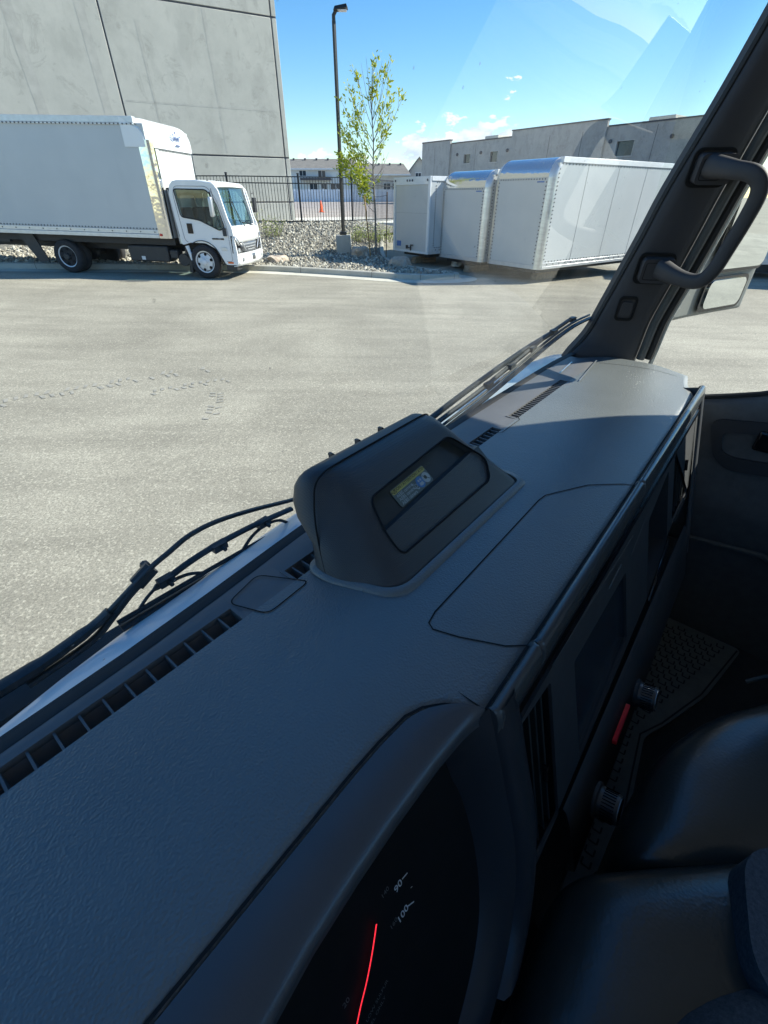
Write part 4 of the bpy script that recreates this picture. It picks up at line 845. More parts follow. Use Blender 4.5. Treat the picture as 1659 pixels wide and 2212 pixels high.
mb = MB(); mb.prism([(-5.75, BY0 + .004, 1.02), (-5.27, BY0 + .004, 1.02), (-5.33, BY0 + .004, 1.12), (-5.70, BY0 + .004, 1.20)], (0, .0055, 0)); mb.build('side_decal', 'chassis', cb)
# cab: shell from a side profile with window openings
def YZ(p, y): return (p[0], y, p[1])
prof_c = [(-.52, .78), (-.56, 1.25), (-.60, 1.9), (-.54, 2.12), (-.38, 2.19), (.10, 2.20), (.58, 2.15), (.73, 2.02), (.93, 1.40), (1.04, 1.22), (1.12, .62), (1.10, .34), (.62, .34), (.50, .50), (.34, .72), (.10, .84), (-.30, .84), (-.42, .80)]
win_c = rpoly([(-.40, 1.42), (-.46, 2.02), (.34, 2.02), (.60, 1.72), (.78, 1.20), (.55, 1.14), (.05, 1.36)], .07)
sidep = plate_mesh(rpoly(prof_c, .06), [win_c], .05)
MXs = lambda y: Matrix(((1, 0, 0, 0), (0, 0, -1, y), (0, 1, 0, 0), (0, 0, 0, 1)))
cabm = MB(); cabm.mesh(sidep, MXs(.045)); cabm.mesh(sidep, MXs(TW - .065))
cabo = cabm.build('cab_body', 'white', bt, bevel=.02, seg=2)
# roof / back / front skins joined between the sides
def skin(pts, y0, y1, name, mat, parent, crown=.0, n=8, th=.03, bevel=0.01):
    rows = []
    for p in pts:
        rows.append([(p[0] - 0, lerp(y0, y1, j / n), p[1] - (crown * (2 * j / n - 1) ** 2)) for j in range(n + 1)])
    mb = MB(); mb.loft(rows); return mb.build(name, mat, parent, smooth='all', solid=th)
skin([(-.585, 1.95), (-.56, 2.08), (-.48, 2.17), (-.36, 2.205), (.10, 2.215), (.50, 2.18), (.66, 2.09)], .05, TW - .07, 'roof', 'white', bt, .015)
# back wall with rear window
bk = plate_mesh([(.05, .80), (TW - .08, .80), (TW - .08, 2.0), (.05, 2.0)], [rrect(.55, 1.45, 1.45, 1.88, .06)], .03)
mb = MB(); mb.mesh(bk, basis((-.545, 0, 0), (0, 1, 0), (-.04, 0, 1), (1, 0, 0))); mb.build('back_wall', 'greyint', bt)
# front: panel curved in plan
def frow(x, z, bow=.10, inset=0):
    return [(x - bow * abs(2 * j / 12 - 1) ** 2.6, lerp(.03 + inset, TW - .05 - inset, j / 12), z) for j in range(13)]
mb = MB(); mb.loft([frow(1.04, 1.20), frow(1.10, 1.16), frow(1.14, 1.0), frow(1.16, .86)]); mb.build('front_skin', 'white', bt, smooth='all', solid=.02)
mb = MB(); mb.loft([frow(1.155, .86, inset=.30), frow(1.165, .62, inset=.36)]); gr = mb.build('grille', 'grille', bt, smooth='all', solid=.02)
mb = MB()
for zz_ in (.80, .73, .67): mb.loft([frow(1.185, zz_ + .012, inset=.34 + (.8 - zz_)), frow(1.185, zz_ - .012, inset=.34 + (.8 - zz_))])
mb.tube([(1.17, 1.0 - .62, .86), (1.18, .55, .66)], .02, 6); mb.tube([(1.17, 1.62, .86), (1.18, 1.45, .66)], .02, 6)
mb.build('grille_bar', 'headlamp', gr)
# headlamps wrap round the corner
for s in (0, 1):
    def fy(y): return y if s == 0 else TW - .02 - y
    mb = MB(); rows = []
    for z, a, b in ((1.02, .0, .09), (.92, .0, .20), (.78, .0, .30), (.62, .0, .36)):
        row = []
        for k in range(6):
            y = lerp(a, b, k / 5); u = y / (TW); x = 1.155 - .10 * abs(2 * u - 1) ** 2.6 + .012
            if k == 0: x -= .12
            row.append((x, fy(y + .012), z))
        rows.append(row)
    mb.loft(rows); hl = mb.build('headlamp', 'piano', bt, smooth='all', solid=.01)
    mb = MB(); mb.loft([[(1.085, fy(.02), 1.03), (1.10, fy(.08), 1.0)], [(1.095, fy(.05), .93), (1.13, fy(.15), .90)], [(1.125, fy(.14), .80), (1.15, fy(.22), .80)]]); mb.build('running_light', 'headlamp', hl, smooth='all', solid=.012)
    mb = MB(); mb.cyl((1.11, fy(.15), .69), (1, 0, 0), .05, .05, 14); mb.build('lamp_lens', 'headlamp', hl)
mb = MB(); mb.loft([frow(1.16, .60, .14), frow(1.22, .56, .14), frow(1.23, .40, .14), frow(1.19, .32, .14), frow(1.05, .31, .14)]); bp = mb.build('bumper', 'white', bt, smooth='all', solid=.02)
mb = MB(); mb.loft([frow(1.237, .56, .14, .62), frow(1.245, .40, .14, .62)]); mb.build('licence_plate_holder', 'grille', bp, smooth='all', solid=.01)
mb = MB(); mb.cyl((1.19, .3, .46), (1, 0, 0), .045, .03, 12); mb.cyl((1.19, 1.66, .46), (1, 0, 0), .045, .03, 12); mb.build('fog_lamp', 'headlamp', bp)
# corner panel beside headlamp, lower step
mb = MB(); mb.box(.50, 1.02, .03, .10, .34, .44); mb.box(.60, 1.02, .05, .4, .22, .335); st_ = mb.build('step', 'blackplast', bt, bevel=.01)
mb = MB(); mb.box(.70, .92, .018, .029, .37, .415); mb.build('side_marker', 'amber', st_)
# windscreen
mb = MB(); mb.loft([frow(.70, 2.06, .08, .07), frow(.82, 1.70, .09, .05), frow(1.0, 1.22, .10, .05)]); mb.build('windscreen', 'wsblue', bt, smooth='all')
mb = MB(); rws = [frow(.712, 2.06, .08, .07), frow(1.012, 1.22, .10, .05)]
mb.tube([rws[0][0], rws[1][0]], .028, 6); mb.tube([rws[0][-1], rws[1][-1]], .028, 6); mb.tube(rws[1], .02, 6); mb.build('windscreen_frame', 'white', bt, smooth=True)
mb = MB(); mb.tube([(1.05, .95, 1.215), (.99, .85, 1.34), (.80, .55, 1.86)], .012, 5); mb.tube([(1.05, 1.55, 1.215), (1.02, 1.2, 1.27), (1.0, .95, 1.30)], .012, 5); mb.build('wiper', 'wiper', bt)
# side glass, trim, handle, door shut lines
sg = plate_mesh(win_c, [], .006); mb = MB(); mb.mesh(sg, MXs(.05)); mb.build('side_window', 'truckglass', bt); mb = MB(); mb.mesh(sg, MXs(TW - .07)); mb.build('side_window', 'truckglass', bt)
mb = MB(); mb.tube([YZ(p, .014) for p in win_c + [win_c[0]]], .014, 5); mb.tube([(.42, .016, 1.98), (.62, .016, 1.22)], .014, 5); mb.build('window_seal', 'seal', bt)
mb = MB()
dl = rpoly([(-.42, .88), (-.50, 1.9), (-.44, 2.08), (.36, 2.09), (.64, 1.80), (.86, 1.2), (.90, .42), (.62, .42)], .08) 
mb.tube([YZ(p, .018) for p in dl[:-3]], .005, 4); mb.build('door_gap', 'groove', bt)
mb = MB(); mb.box(-.30, -.16, .004, .0195, 1.05, 1.28); mb.build('door_handle', 'piano', bt, bevel=.01)
mb = MB(); mb.box(.30, .68, .010, .0195, .93, .965); tb = mb.build('name_badge', 'piano', bt)
mb = MB(); mb.mesh(text_mesh('TURBO', .03, 'LEFT'), basis((.46, .009, .948), (1, 0, 0), (0, 0, 1), (0, -1, 0))); mb.build('badge_lettering', 'wheelwhite', tb, fix=False)
mb = MB(); mb.box(.52, .74, .008, .0195, .68, .76); mb.build('eco_badge', 'alurail', bt, bevel=.01)
mb = MB(); mb.box(.70, .82, -.03, .018, 1.02, 1.20); mb.tube([(.76, -.01, 1.18), (.70, -.14, 1.55), (.60, -.16, 2.0), (.52, -.04, 2.04)], .014, 6); mb.build('mirror_arm', 'blackplast', bt, smooth=True)
mb = MB(); mb.box(.44, .58, -.22, -.10, 1.44, 1.88); mb.build('wing_mirror', 'alurail', bt, bevel=.04, seg=3)
mb = MB(); mb.box(.86, .95, 2.08, 2.26, 1.50, 1.86); mb.tube([(.9, 2.02, 1.95), (.92, 2.16, 1.98), (.92, 2.18, 1.9)], .012, 6); mb.build('wing_mirror', 'blackplast', bt, bevel=.03)
# wheel arch, front skirt, intake behind the cab
mb = MB(); arch = [(-.50, .78)] + [(.0 + .47 * math.cos(R(a)), .385 + .47 * math.sin(R(a))) for a in range(125, -1, -12)] + [(.40, .37)]
rows = [[(p[0], y, p[1]) for p in arch[1:]] for y in (.0, .02, .45)]; mb.loft(rows); mb.build('wheel_arch', 'blackplast', bt, smooth='all', solid=.015)
mb = MB(); mb.prism([(-.45, .10, .62), (-.36, .10, .62), (-.42, .10, .12), (-.50, .10, .12)], (0, .4, 0)); mb.build('splash_guard', 'blackplast', bt)
mb = MB(); mb.hexa([(-.62, .06, .98), (-.54, .06, .98), (-.54, .24, .98), (-.62, .24, .98)], [(-.68, .06, 2.04), (-.60, .06, 2.04), (-.60, .24, 2.04), (-.68, .24, 2.04)]); mb.build('air_intake', 'blackplast', bt, bevel=.02)
mb = MB()
for yy in (.3, .85, 1.0, 1.15, 1.7): mb = MB(); mb.lathe((.30, yy, 2.195), (0, 0, 1), [(.022, 0), (.02, .02), (.008, .035)], 10); mb.build('roof_marker_lamp', 'chassis', bt, smooth=True)
# interior hints: dash, seats, wheel
mb = MB(); mb.box(.55, .95, .12, 1.85, 1.0, 1.2); mb.build('truck_dashboard', 'dark', bt, bevel=.04)
for yy in (.2, .85, 1.35): mb = MB(); mb.box(-.38, .12, yy, yy + .42, .95, 1.12); mb.box(-.48, -.34, yy, yy + .42, 1.12, 1.62); mb.build('seat', 'dark', bt, bevel=.04)
mb = MB(); tt = [(.38 + .06 * math.sin(R(a)) * .6, .42 + .2 * math.cos(R(a)), 1.28 + .17 * math.sin(R(a))) for a in range(0, 361, 20)]; mb.tube(tt, .016, 6); mb.build('steering_wheel', 'dark', bt, smooth=True)
CABN = ('cab_body', 'roof', 'back_wall', 'front_skin', 'grille', 'grille_bar', 'headlamp', 'running_light', 'lamp_lens', 'bumper', 'licence_plate_holder', 'fog_lamp', 'step', 'side_marker', 'windscreen', 'windscreen_frame', 'wiper', 'side_window', 'window_seal', 'door_gap', 'door_handle', 'name_badge', 'badge_lettering', 'eco_badge', 'mirror_arm', 'wing_mirror', 'air_intake', 'roof_marker_lamp', 'truck_dashboard', 'seat', 'steering_wheel')
def tree_(o):
    for c in o.children: yield c; yield from tree_(c)
for o in list(tree_(bt)):
    if o.name.split('.')[0] in CABN and not (o.name.startswith('side_marker') and o.parent is cb):
        for v in o.data.vertices:
            if v.co.x > .45: v.co.x = .45 + (v.co.x - .45) * .66
            if v.co.z > .36: v.co.z = .36 + (v.co.z - .36) * .925
            v.co.y *= .94

# ================================================================== our own truck cab (the camera sits inside it)
cab = empty('truck_cab', (0, 0, 0), R(51), 'black interior of the truck cab around the viewer, with dashboard, windscreen and passenger side', 'truck cab')
def C(): return MB(off=(0, 0, EYE))
GLB = [(-.9, .29), (-.3, .322), (-.046, .331), (.07, .335), (.18, .344), (.27, .353), (.45, .363), (.63, .370), (1.1, .372), (1.22, .366), (1.33, .345)]
GL = lambda x, z: interp(GLB, x) - .30 * (z + .33)      # windscreen surface y
def cmesh(me, mx, name, mat, parent, **k): mb = C(); mb.mesh(me, mx); return mb.build(name, mat, parent, **k)
# windscreen
mb = C(); rows = []
for z in frange(-.345, .34, 10): rows.append([(x, GL(x, z), z) for x in frange(-.85, 1.32, 30)])
mb.loft(rows); mb.build('windscreen', 'windscreen', cab, smooth='all')
mb = C(); mb.loft([[(x, GL(x, -.34) - .012, -.334) for x in frange(-.85, 1.3, 24)], [(x, GL(x, -.33) + .004, -.332) for x in frange(-.85, 1.3, 24)], [(x, GL(x, -.33) + .006, -.345) for x in frange(-.85, 1.3, 24)]]); mb.build('windscreen_seal', 'seal', cab, smooth='all')
# white outer panel under the glass
rows = []
ye = lambda x: interp([(-.9, .31), (-.3, .345), (-.06, .386), (.02, .404), (.11, .416), (.32, .432), (.77, .458), (1.13, .484), (1.32, .455), (1.42, .33)], x)
for k in range(9):
    t = k / 8; rows.append([(x, lerp(GL(min(x, 1.3), -.34) + .005, max(ye(x), GL(min(x, 1.3), -.34) + .007), math.sin(t * math.pi / 2)), -.350 - .030 * t - .5 * max(0, t - .9)) for x in frange(-.85, 1.42, 40)])
mb = C(); mb.loft(rows); mb.build('front_panel', 'cabpanel', cab, smooth='all')
# ---- dashboard top
def yfront(x):
    if x < .10: return .110
    if x < .207: return interp([(.10, .110), (.13, .109), (.16, .106), (.175, .100), (.19, .088), (.20, .076), (.207, .060)], x)
    if x < 1.13: return .060
    return interp([(1.13, .060), (1.16, .072), (1.20, .086), (1.26, .096), (1.29, .106), (1.312, .124), (1.326, .150), (1.333, .18)], x)
def yback(x): return interp([(-.9, .283), (1.0, .292), (1.2, .292), (1.25, .288), (1.29, .268), (1.315, .240), (1.333, .20)], x)
def zd(x, y):
    z = -.330 - .003 * ((y - .2) / .1) ** 2
    d_ = max(0, .158 - y); z -= .075 * d_ - .075 * .012 * (1 - math.exp(-d_ / .012))
    e = ss(1.25, 1.333, x); z -= .05 * e * e + .006 * ss(1.0, 1.2, x) * ss(.2, .1, y)
    z -= .004 * ss(.95, 1.2, x) 
    return z
xsd = frange(-.85, .10, 30) + [.115, .13, .145, .16, .168, .175, .183, .19, .195, .20, .2035, .207] + frange(.23, 1.12, 36) + frange(1.14, 1.333, 18)
NR_ = 18
rows = []
for j in range(NR_ + 1): rows.append([(x, lerp(yback(x), yfront(x), j / NR_), zd(x, lerp(yback(x), yfront(x), j / NR_))) for x in xsd])
rows.append([(x, yfront(x) - .001, zd(x, yfront(x)) - .004) for x in xsd])
rows.append([(x, yfront(x) + (.0 if x < 1.13 else -.004), zd(x, yfront(x)) - (.03 if x < 1.13 else .12)) for x in xsd])
mb = C(); mb.loft(rows); mb.loft([[(1.333 + d * .010, lerp(.178, .202, t), zd(1.333, .19) - d * .08) for t in (0, .5, 1)] for d in (0, 1)])
dash = mb.build('dashboard', 'dash', cab, smooth='all', fix=False)
# rear-of-dash strip along the windscreen, with the vent openings left out
VENTS = [(-.42, -.10, 19), (-.075, .143, 12), (.205, .262, 4), (.60, .69, 7), (.745, 1.01, 25)]
def strip(x0, x1):
    xs_ = frange(x0, x1, max(2, int((x1 - x0) / .04)))
    mb.loft([[(x, yback(x), zd(x, yback(x))) for x in xs_], [(x, yback(x) + .012, -.3335) for x in xs_], [(x, GL(x, -.33) - .012, -.333) for x in xs_], [(x, GL(x, -.33) - .0, -.338) for x in xs_]])
mb = C(); e = -.85
for a, b, n in VENTS: strip(e, a); e = b
strip(e, 1.20)
for a, b, n in VENTS:
    xs_ = frange(a, b, 6); mb.loft([[(x, .3125, -.3335) for x in xs_], [(x, GL(x, -.33) - .012, -.333) for x in xs_], [(x, GL(x, -.33), -.338) for x in xs_]])
mb.loft([[(x, yback(x), zd(x, yback(x))) for x in frange(1.20, 1.333, 6)], [(x, GL(min(x, 1.32), -.33) - .0, -.345) for x in frange(1.20, 1.333, 6)]])
mb.build('defroster_strip', 'defrost', dash, smooth=True, ang=60, fix=False)
for a, b, n in VENTS:
    mb = C(); y0, y1, z = .2855 + .002, .3125, -.3330
    mb.box(a, b, y0 - .004, y0, z - .03, z + .0007); mb.box(a, b, y1 - .0035, y1, z - .03, z + .0007); mb.box(a, a + .004, y0, y1 - .0035, z - .03, z + .0007); mb.box(b - .004, b, y0, y1 - .0035, z - .03, z + .0007)
    for k in range(1, n):
        x = lerp(a, b, k / n); mb.box(x - .0009, x + .0009, y0, y1 - .0036, z - .022, z - .0012)
    mb.add([(a + .004, y1 - .004, z - .006), (b - .004, y1 - .004, z - .006), (b - .004, y0 + .012, z - .022), (a + .004, y0 + .012, z - .022)], [(0, 1, 2, 3)])
    vg = mb.build('vent_grille', 'defrost', dash, fix=False)
    mb = C(); mb.box(a + .0045, b - .0045, y0, y1 - .004, z - .06, z - .029); mb.build('vent_duct', 'void', vg)
def seam(pts, w=.0016, name='panel_gap', mat='seam', lift=.0006, parent=None, smooth_=0, z=None):
    P = [Vector((p[0], p[1], zd(p[0], p[1]) if z is None else z)) for p in pts]
    if smooth_: P = smoothpath(P, smooth_)
    Q = []
    for a, b in zip(P, P[1:]):
        n = max(1, int((b - a).length / .02)); Q += [a.lerp(b, k / n) for k in range(n)]
    Q.append(P[-1]); 
    if z is None: Q = [Vector((q.x, q.y, zd(q.x, q.y))) for q in Q]
    mb = C(); mb.ribbon(Q, w, (0, 0, 1), lift); return mb.build(name, mat, parent or dash, fix=False)
lidp = rpoly([(.142, .316), (.186, .3265), (.215, .2755), (.158, .273)], .009)
LP = lidp + [lidp[0]]
seam([(p[0], min(p[1], .283)) for p in LP if p[1] < .285], .0012)
mb = C(); mb.ribbon([(p[0], p[1], -.3325 if p[1] > .283 else zd(p[0], p[1])) for p in LP], .0014, (0, 0, 1), .0008); mb.build('sensor_lid', 'seam', dash, fix=False)
l2 = rpoly([(.668, .285), (.70, .2855), (.775, .2855), (.745, .302), (.69, .303)], .004)
seam(rpoly([(.243, .140), (.252, .143), (.275, .118), (.2925, .0615)], .012)[3:-1] if False else [(.513, .149), (.40, .1485), (.262, .148), (.247, .145), (.2435, .138), (.253, .115), (.275, .078), (.293, .0605)])
seam([(.513, .149), (.530, .147), (.60, .112), (.644, .075), (.655, .0605)])
seam([(x, .0625) for x in frange(.207, 1.13, 24)], .0022)
seam([(-.85, .112), (-.2, .112), (.05, .112), (.10, .112), (.13, .111), (.16, .108), (.175, .102), (.19, .090), (.20, .078), (.207, .062)], .0022)
seam([(.66, .300), (.675, .2845)], .0012) ; seam([(.675, .2845), (.745, .2845), (.768, .300)], .0012)
# far-end speaker cover line and trim dashes
seam([(1.20, .285), (1.215, .20), (1.235, .115)], .0014)
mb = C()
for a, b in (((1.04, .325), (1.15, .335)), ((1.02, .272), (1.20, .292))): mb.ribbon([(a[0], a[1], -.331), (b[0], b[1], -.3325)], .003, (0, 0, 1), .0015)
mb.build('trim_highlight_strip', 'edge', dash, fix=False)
# instrument hood
def ylip(x): return interp([(-.9, .058), (-.02, .065), (.03, .071), (.09, .072), (.15, .070), (.18, .067), (.195, .064), (.205, .060)], x)
xh = frange(-.85, .10, 24) + frange(.11, .205, 14); rows = []
for k in range(8):
    t = k / 7; row = []
    for x in xh:
        ys = yfront(x) - .0012; yl = ylip(x); yl = min(yl, ys - .0005)
        row.append((x, lerp(ys, yl, math.sin(t * math.pi / 2) ** 1.0), -.3335 - .0135 * (1 - math.cos(t * math.pi / 2)) - .002 * ss(.02, -.3, x)))
    rows.append(row)
for dy, dz in ((-.0015, -.004), (.002, -.009), (.012, -.016), (.03, -.03)): rows.append([(x, rows[7][i][1] + dy, rows[7][i][2] + dz) for i, x in enumerate(xh)])
mb = C(); mb.loft(rows); hood = mb.build('instrument_hood', 'smooth', dash, smooth='all')
# bezel side wall sweeping down around the gauges
outer = smoothpath([(.2065, .0585, -.334), (.2065, .050, -.36), (.205, .030, -.42), (.195, .000, -.50), (.165, -.022, -.565), (.11, -.036, -.60), (.03, -.042, -.62), (-.2, -.045, -.63)], 6)
inner = smoothpath([(.198, .064, -.341), (.186, .066, -.37), (.180, .058, -.43), (.168, .030, -.49), (.140, .010, -.535), (.09, -.008, -.57), (.02, -.014, -.585), (-.2, -.018, -.60)], 6)
mb = C(); mb.loft([[tuple(p) for p in outer], [tuple(p.lerp(q, .18) + Vector((0, 0, .004))) for p, q in zip(outer, inner)], [tuple(p.lerp(q, .5) + Vector((0, 0, -.002))) for p, q in zip(outer, inner)], [tuple(p + Vector((-.004, .004, -.012))) for p in inner], [tuple(p + Vector((-.01, .03, -.03))) for p in inner]])
mb.build('instrument_bezel', 'bezel', dash, smooth='all')
# gauge face
FY = lambda z: .2676 + .48 * z
mb = C(); mb.add([(-.6, FY(-.36), -.36), (.21, FY(-.36), -.36), (.21, FY(-.66), -.66), (-.6, FY(-.66), -.66)], [(0, 1, 2, 3)]); gf = mb.build('gauge_face', 'gface', dash, fix=False)
k_ = math.hypot(1, .48); FV = Vector((0, .48 / k_, 1 / k_)); FN = Vector((0, -1 / k_, .48 / k_))
def gframe(x, z, rot=0, lift=.0012):
    o = Vector((x, FY(z), z)) + FN * lift; c, s = math.cos(rot), math.sin(rot); u = Vector((1, 0, 0)) * c + FV * s; v = -Vector((1, 0, 0)) * s + FV * c
    return basis(o, u, v, FN)
def gtext(s, x, z, size, mat, rot=0, bold=0.0): cmesh(text_mesh(s, size, 'CENTER', bold), gframe(x, z, rot), 'gauge_lettering', mat, gf, fix=False)
gtext('90', .0925, -.4285, .0085, 'marks', 0, .0001); gtext('100', .0858, -.4495, .0085, 'marks', 0, .0001)
gtext('140', .0815, -.4200, .0055, 'faint'); gtext('160', .0765, -.446, .0055, 'faint'); gtext('20', .0245, -.4455, .006, 'faint')
gtext('ULTRA LOW SULFUR', .034, -.474, .0042, 'faint', .1); gtext('FUEL ONLY', .036, -.480, .0042, 'faint', .1)
mb = C()
for (x0, z0), (x1, z1) in (((.0975, -.4277), (.1035, -.4290)), ((.0920, -.4495), (.0980, -.4530))):
    a = Vector((x0, FY(z0), z0)); b = Vector((x1, FY(z1), z1)); mb.ribbon([a, b], .0011, FN, .0014)
a = Vector((.1005, FY(-.4415), -.4415)); b = Vector((.1022, FY(-.4420), -.4420)); mb.ribbon([a, b], .0006, FN, .0014); mb.build('gauge_tick', 'marks', gf, fix=False)
mb = C(); P = smoothpath([(x, FY(z) , z) for x, z in ((.0650, -.4268), (.0535, -.4385), (.0415, -.4490), (.0302, -.4570), (.0210, -.4645))], 4); mb.ribbon([Vector(p) for p in P], .0013, FN, .0035); mb.build('gauge_needle', 'needle', gf, fix=False)
# ---- centre console face: plane y = .055 + .27 (z+.345)
kf = math.hypot(1, .27); CV = Vector((0, .27 / kf, 1 / kf)); CN = Vector((0, -1 / kf, .27 / kf))
def CF(x, z, out=0): return tuple(Vector((x, .055 + .27 * (z + .345), z)) + CN * out)
def FB(out=0): return basis(Vector((0, .055 + .27 * .345, 0)) + CN * out, (1, 0, 0), (0, .27, 1), CN)     # (x, z, out)
V1 = [(.2455, -.395), (.317, -.405), (.317, -.625), (.2375, -.61)]
SCR = [(.382, -.436), (.592, -.446), (.612, -.585), (.392, -.615)]
BOX = [(.722, -.430), (.858, -.400), (.892, -.560), (.742, -.600)]
V2 = [(.905, -.385), (1.115, -.368), (1.085, -.545), (.93, -.545)]
face = [(.2065, -.372), (1.145, -.372), (1.145, -.70), (1.06, -.735), (.72, -.775), (.24, -.79), (-.7, -.82), (-.7, -.63), (.03, -.62), (.11, -.600), (.165, -.565), (.195, -.50), (.205, -.42)]
fm = plate_mesh(face, [rpoly(V1, .006), rpoly(SCR, .006), rpoly(BOX, .008), rpoly(V2, .008)], .004)
con = cmesh(fm, FB(), 'centre_console', 'innerblack', cab)
# top bullnose, split by two gaps
def bull(x0, x1, r=.0):
    rows = []
    for y, z in ((.0600, -.340), (.0588, -.334), (.0560, -.3315), (.0520, -.3320), (.0490, -.336), (.0465, -.344), (.0452, -.356), (.0460, -.366), (.0468, -.371)):
        rows.append([(x0, y + .003, z - .002)] + [(x0 + .003, y, z)] + [(x, y, z) for x in frange(x0 + .004, x1 - .004, max(2, int((x1 - x0) / .05)))] + [(x1 - .003, y, z)] + [(x1, y + .003, z - .002)])
    mb = C(); mb.loft(rows); return mb.build('console_top_rail', 'rail', con, smooth='all')
bull(.2070, .2915); bull(.2925, .6545); bull(.6555, 1.165)
# left border column rounding down from the rail
OC = outer[:30]; rows = [[p, p + Vector((.0025, 0, 0)) + CN * .006, p + Vector((.010, 0, 0)) + CN * .0095, p + Vector((.024, 0, 0)) + CN * .0095, p + Vector((.034, 0, 0)) + CN * .0055, p + Vector((.038, 0, 0)) - CN * .004] for p in OC]
mb = C(); mb.loft([[tuple(q) for q in r_] for r_ in rows]); mb.build('console_edge', 'bezel', con, smooth='all')
# raised border lip along the face below the bullnose
mb = C(); mb.loft([[CF(x, -.372, o) for x in frange(.21, 1.14, 12)] for o in (.002, .006)] + [[CF(x, -.380, o) for x in frange(.21, 1.14, 12)] for o in (.006, .002)]); mb.build('face_lip', 'piano', con, smooth=True)
# far end cheek, catching the sun
rows = []
for z in (-.338, -.42, -.55, -.68, -.74): rows.append([CF(1.140, z, .0), CF(1.143, z, .006), CF(1.160, z, .008), CF(1.168, z, .003), CF(1.170, z, -.03), CF(1.172, z, -.10)])
mb = C(); mb.loft(rows); mb.build('console_end_cheek', 'smooth', con, smooth=True, ang=70)
mb = C(); mb.loft([[(.2068, .058, -.338), (.2068, .10, -.338)], [CF(.2068, -.42, .003), (.2068, .10, -.42)]]); mb.build('console_side', 'innerblack', con, fix=False)
def recess(P, depth, name, mat='void'):
    n = len(P); mb = C(); mb.loft([[CF(p[0], p[1], -.001) for p in P + [P[0]]], [CF(p[0], p[1], -depth) for p in P + [P[0]]]]); mb.poly([CF(p[0], p[1], -depth) for p in P]); return mb.build(name, mat, con, fix=False)
def vent(P, n, tabx, tabz):
    v = recess(P, .035, 'air_vent', 'piano'); zt = max(P[0][1], P[1][1]) - .004; zb = min(P[2][1], P[3][1]) + .008
    for k in range(1, n):
        t = k / n; xa, za = lerp(P[0][0], P[1][0], t), lerp(P[0][1], P[1][1], t) - .002; xb, zb_ = lerp(P[3][0], P[2][0], t), lerp(P[3][1], P[2][1], t) + .002
        mb = C(); mb.loft([[CF(xa, za, -.004), CF(xb, zb_, -.004)], [CF(xa + .0015, za, -.003), CF(xb + .0015, zb_, -.003)], [CF(xa + .004, za, -.024), CF(xb + .004, zb_, -.024)]]); mb.build('vent_blade', 'recess', v, smooth=True)
    mb = C(); c = Vector(CF(tabx, tabz, .004)); mb.tube([c - CV * .010, c + CV * .010], .003, 8); mb.tube([c + CV * .010 - CN * .003, c + CV * .010 + CN * .003], .0035, 8); mb.build('vent_tab', 'piano', v, smooth=True)
vent(V1, 5, .285, -.508); vent(V2, 6, 1.03, -.46)
mb = C(); mb.add([CF(V2[1][0] + .003, V2[1][1] - .01, .0025), CF(V2[1][0] + .006, V2[1][1] - .01, .0025), CF(V2[2][0] + .006, V2[2][1] + .01, .0025), CF(V2[2][0] + .003, V2[2][1] + .01, .0025)], [(0, 1, 2, 3)]); mb.add([CF(.955, -.549, .003), CF(1.085, -.549, .003), CF(1.085, -.553, .003), CF(.955, -.553, .003)], [(0, 1, 2, 3)]); mb.build('vent_edge_trim', 'edge', con, fix=False)
r1 = recess(SCR, .006, 'touch_screen', 'screen'); r2 = recess(BOX, .07, 'storage_slot', 'innerblack')
mb = C(); mb.loft([[CF(lerp(.742, .892, t), lerp(-.600, -.560, t) + .003, .004) for t in (0, 1)], [CF(lerp(.742, .892, t), lerp(-.600, -.560, t) - .012, .006) for t in (0, 1)]]); mb.build('slot_lip', 'piano', r2, smooth=True, solid=.003)
mb = C()
for a, b, w in ((CF(.500, -.412, .004), CF(.552, -.409, .004), .004), (CF(.383, -.655, .005), CF(.672, -.638, .005), .0016), (CF(.60, -.425, .004), CF(.70, -.40, .004), .0012), (CF(.75, -.618, .006), CF(.90, -.575, .006), .0014), (CF(.70, -.655, .006), CF(.93, -.60, .006), .0014), (CF(.93, -.60, .006), CF(1.09, -.575, .006), .0014), (CF(.31, -.375, .006), CF(.60, -.39, .006), .0010)):
    mb.ribbon([a, b], w, CN, .0015)
mb.build('trim_and_glint_line', 'edge', con, fix=False)  # silvery slot trim, plus bright strips painting the highlight along console rails
# lower ledge below the screen with knobs and the red switch
mb = C(); mb.loft([[CF(x, z, o) for x in frange(.33, 1.10, 10)] for z, o in ((-.635, .002), (-.640, .006), (-.665, .010), (-.765, .014), (-.775, .0))]); ledge = mb.build('switch_ledge', 'innerblack', con, smooth='all')
def knob(x, z):
    mb = C(); c = CF(x, z, .010); mb.lathe(c, CN, [(.026, 0), (.026, .006), (.0225, .008), (.0215, .012), (.0215, .030), (.0205, .034), (.017, .0355), (.012, .034), (.001, .034)], 30); kb = mb.build('control_knob', 'smooth', con, smooth=True)
    mb = C(); 
    for k in range(30):
        t = 2 * math.pi * k / 30; d = Vector((1, 0, 0)) * math.cos(t) + CV * math.sin(t); p = Vector(c) + d * .0218; mb.tube([p + CN * .013, p + CN * .030], .0009, 4)
    mb.build('knob_grip', 'piano', kb)
    mb = C(); mb.lathe(Vector(c) + CN * .0335, CN, [(.0195, 0), (.0195, .0022), (.018, .0022), (.018, 0)], 30); mb.build('knob_ring', 'edge', kb, smooth=True)
knob(.425, -.735); knob(.648, -.735)
mb = C(); mb.mesh(plate_mesh(rpoly([(.500, -.700), (.578, -.697), (.578, -.690), (.500, -.692)], .002), [], .006), FB(.016)); mb.build('red_switch', 'red', con, bevel=.0015)
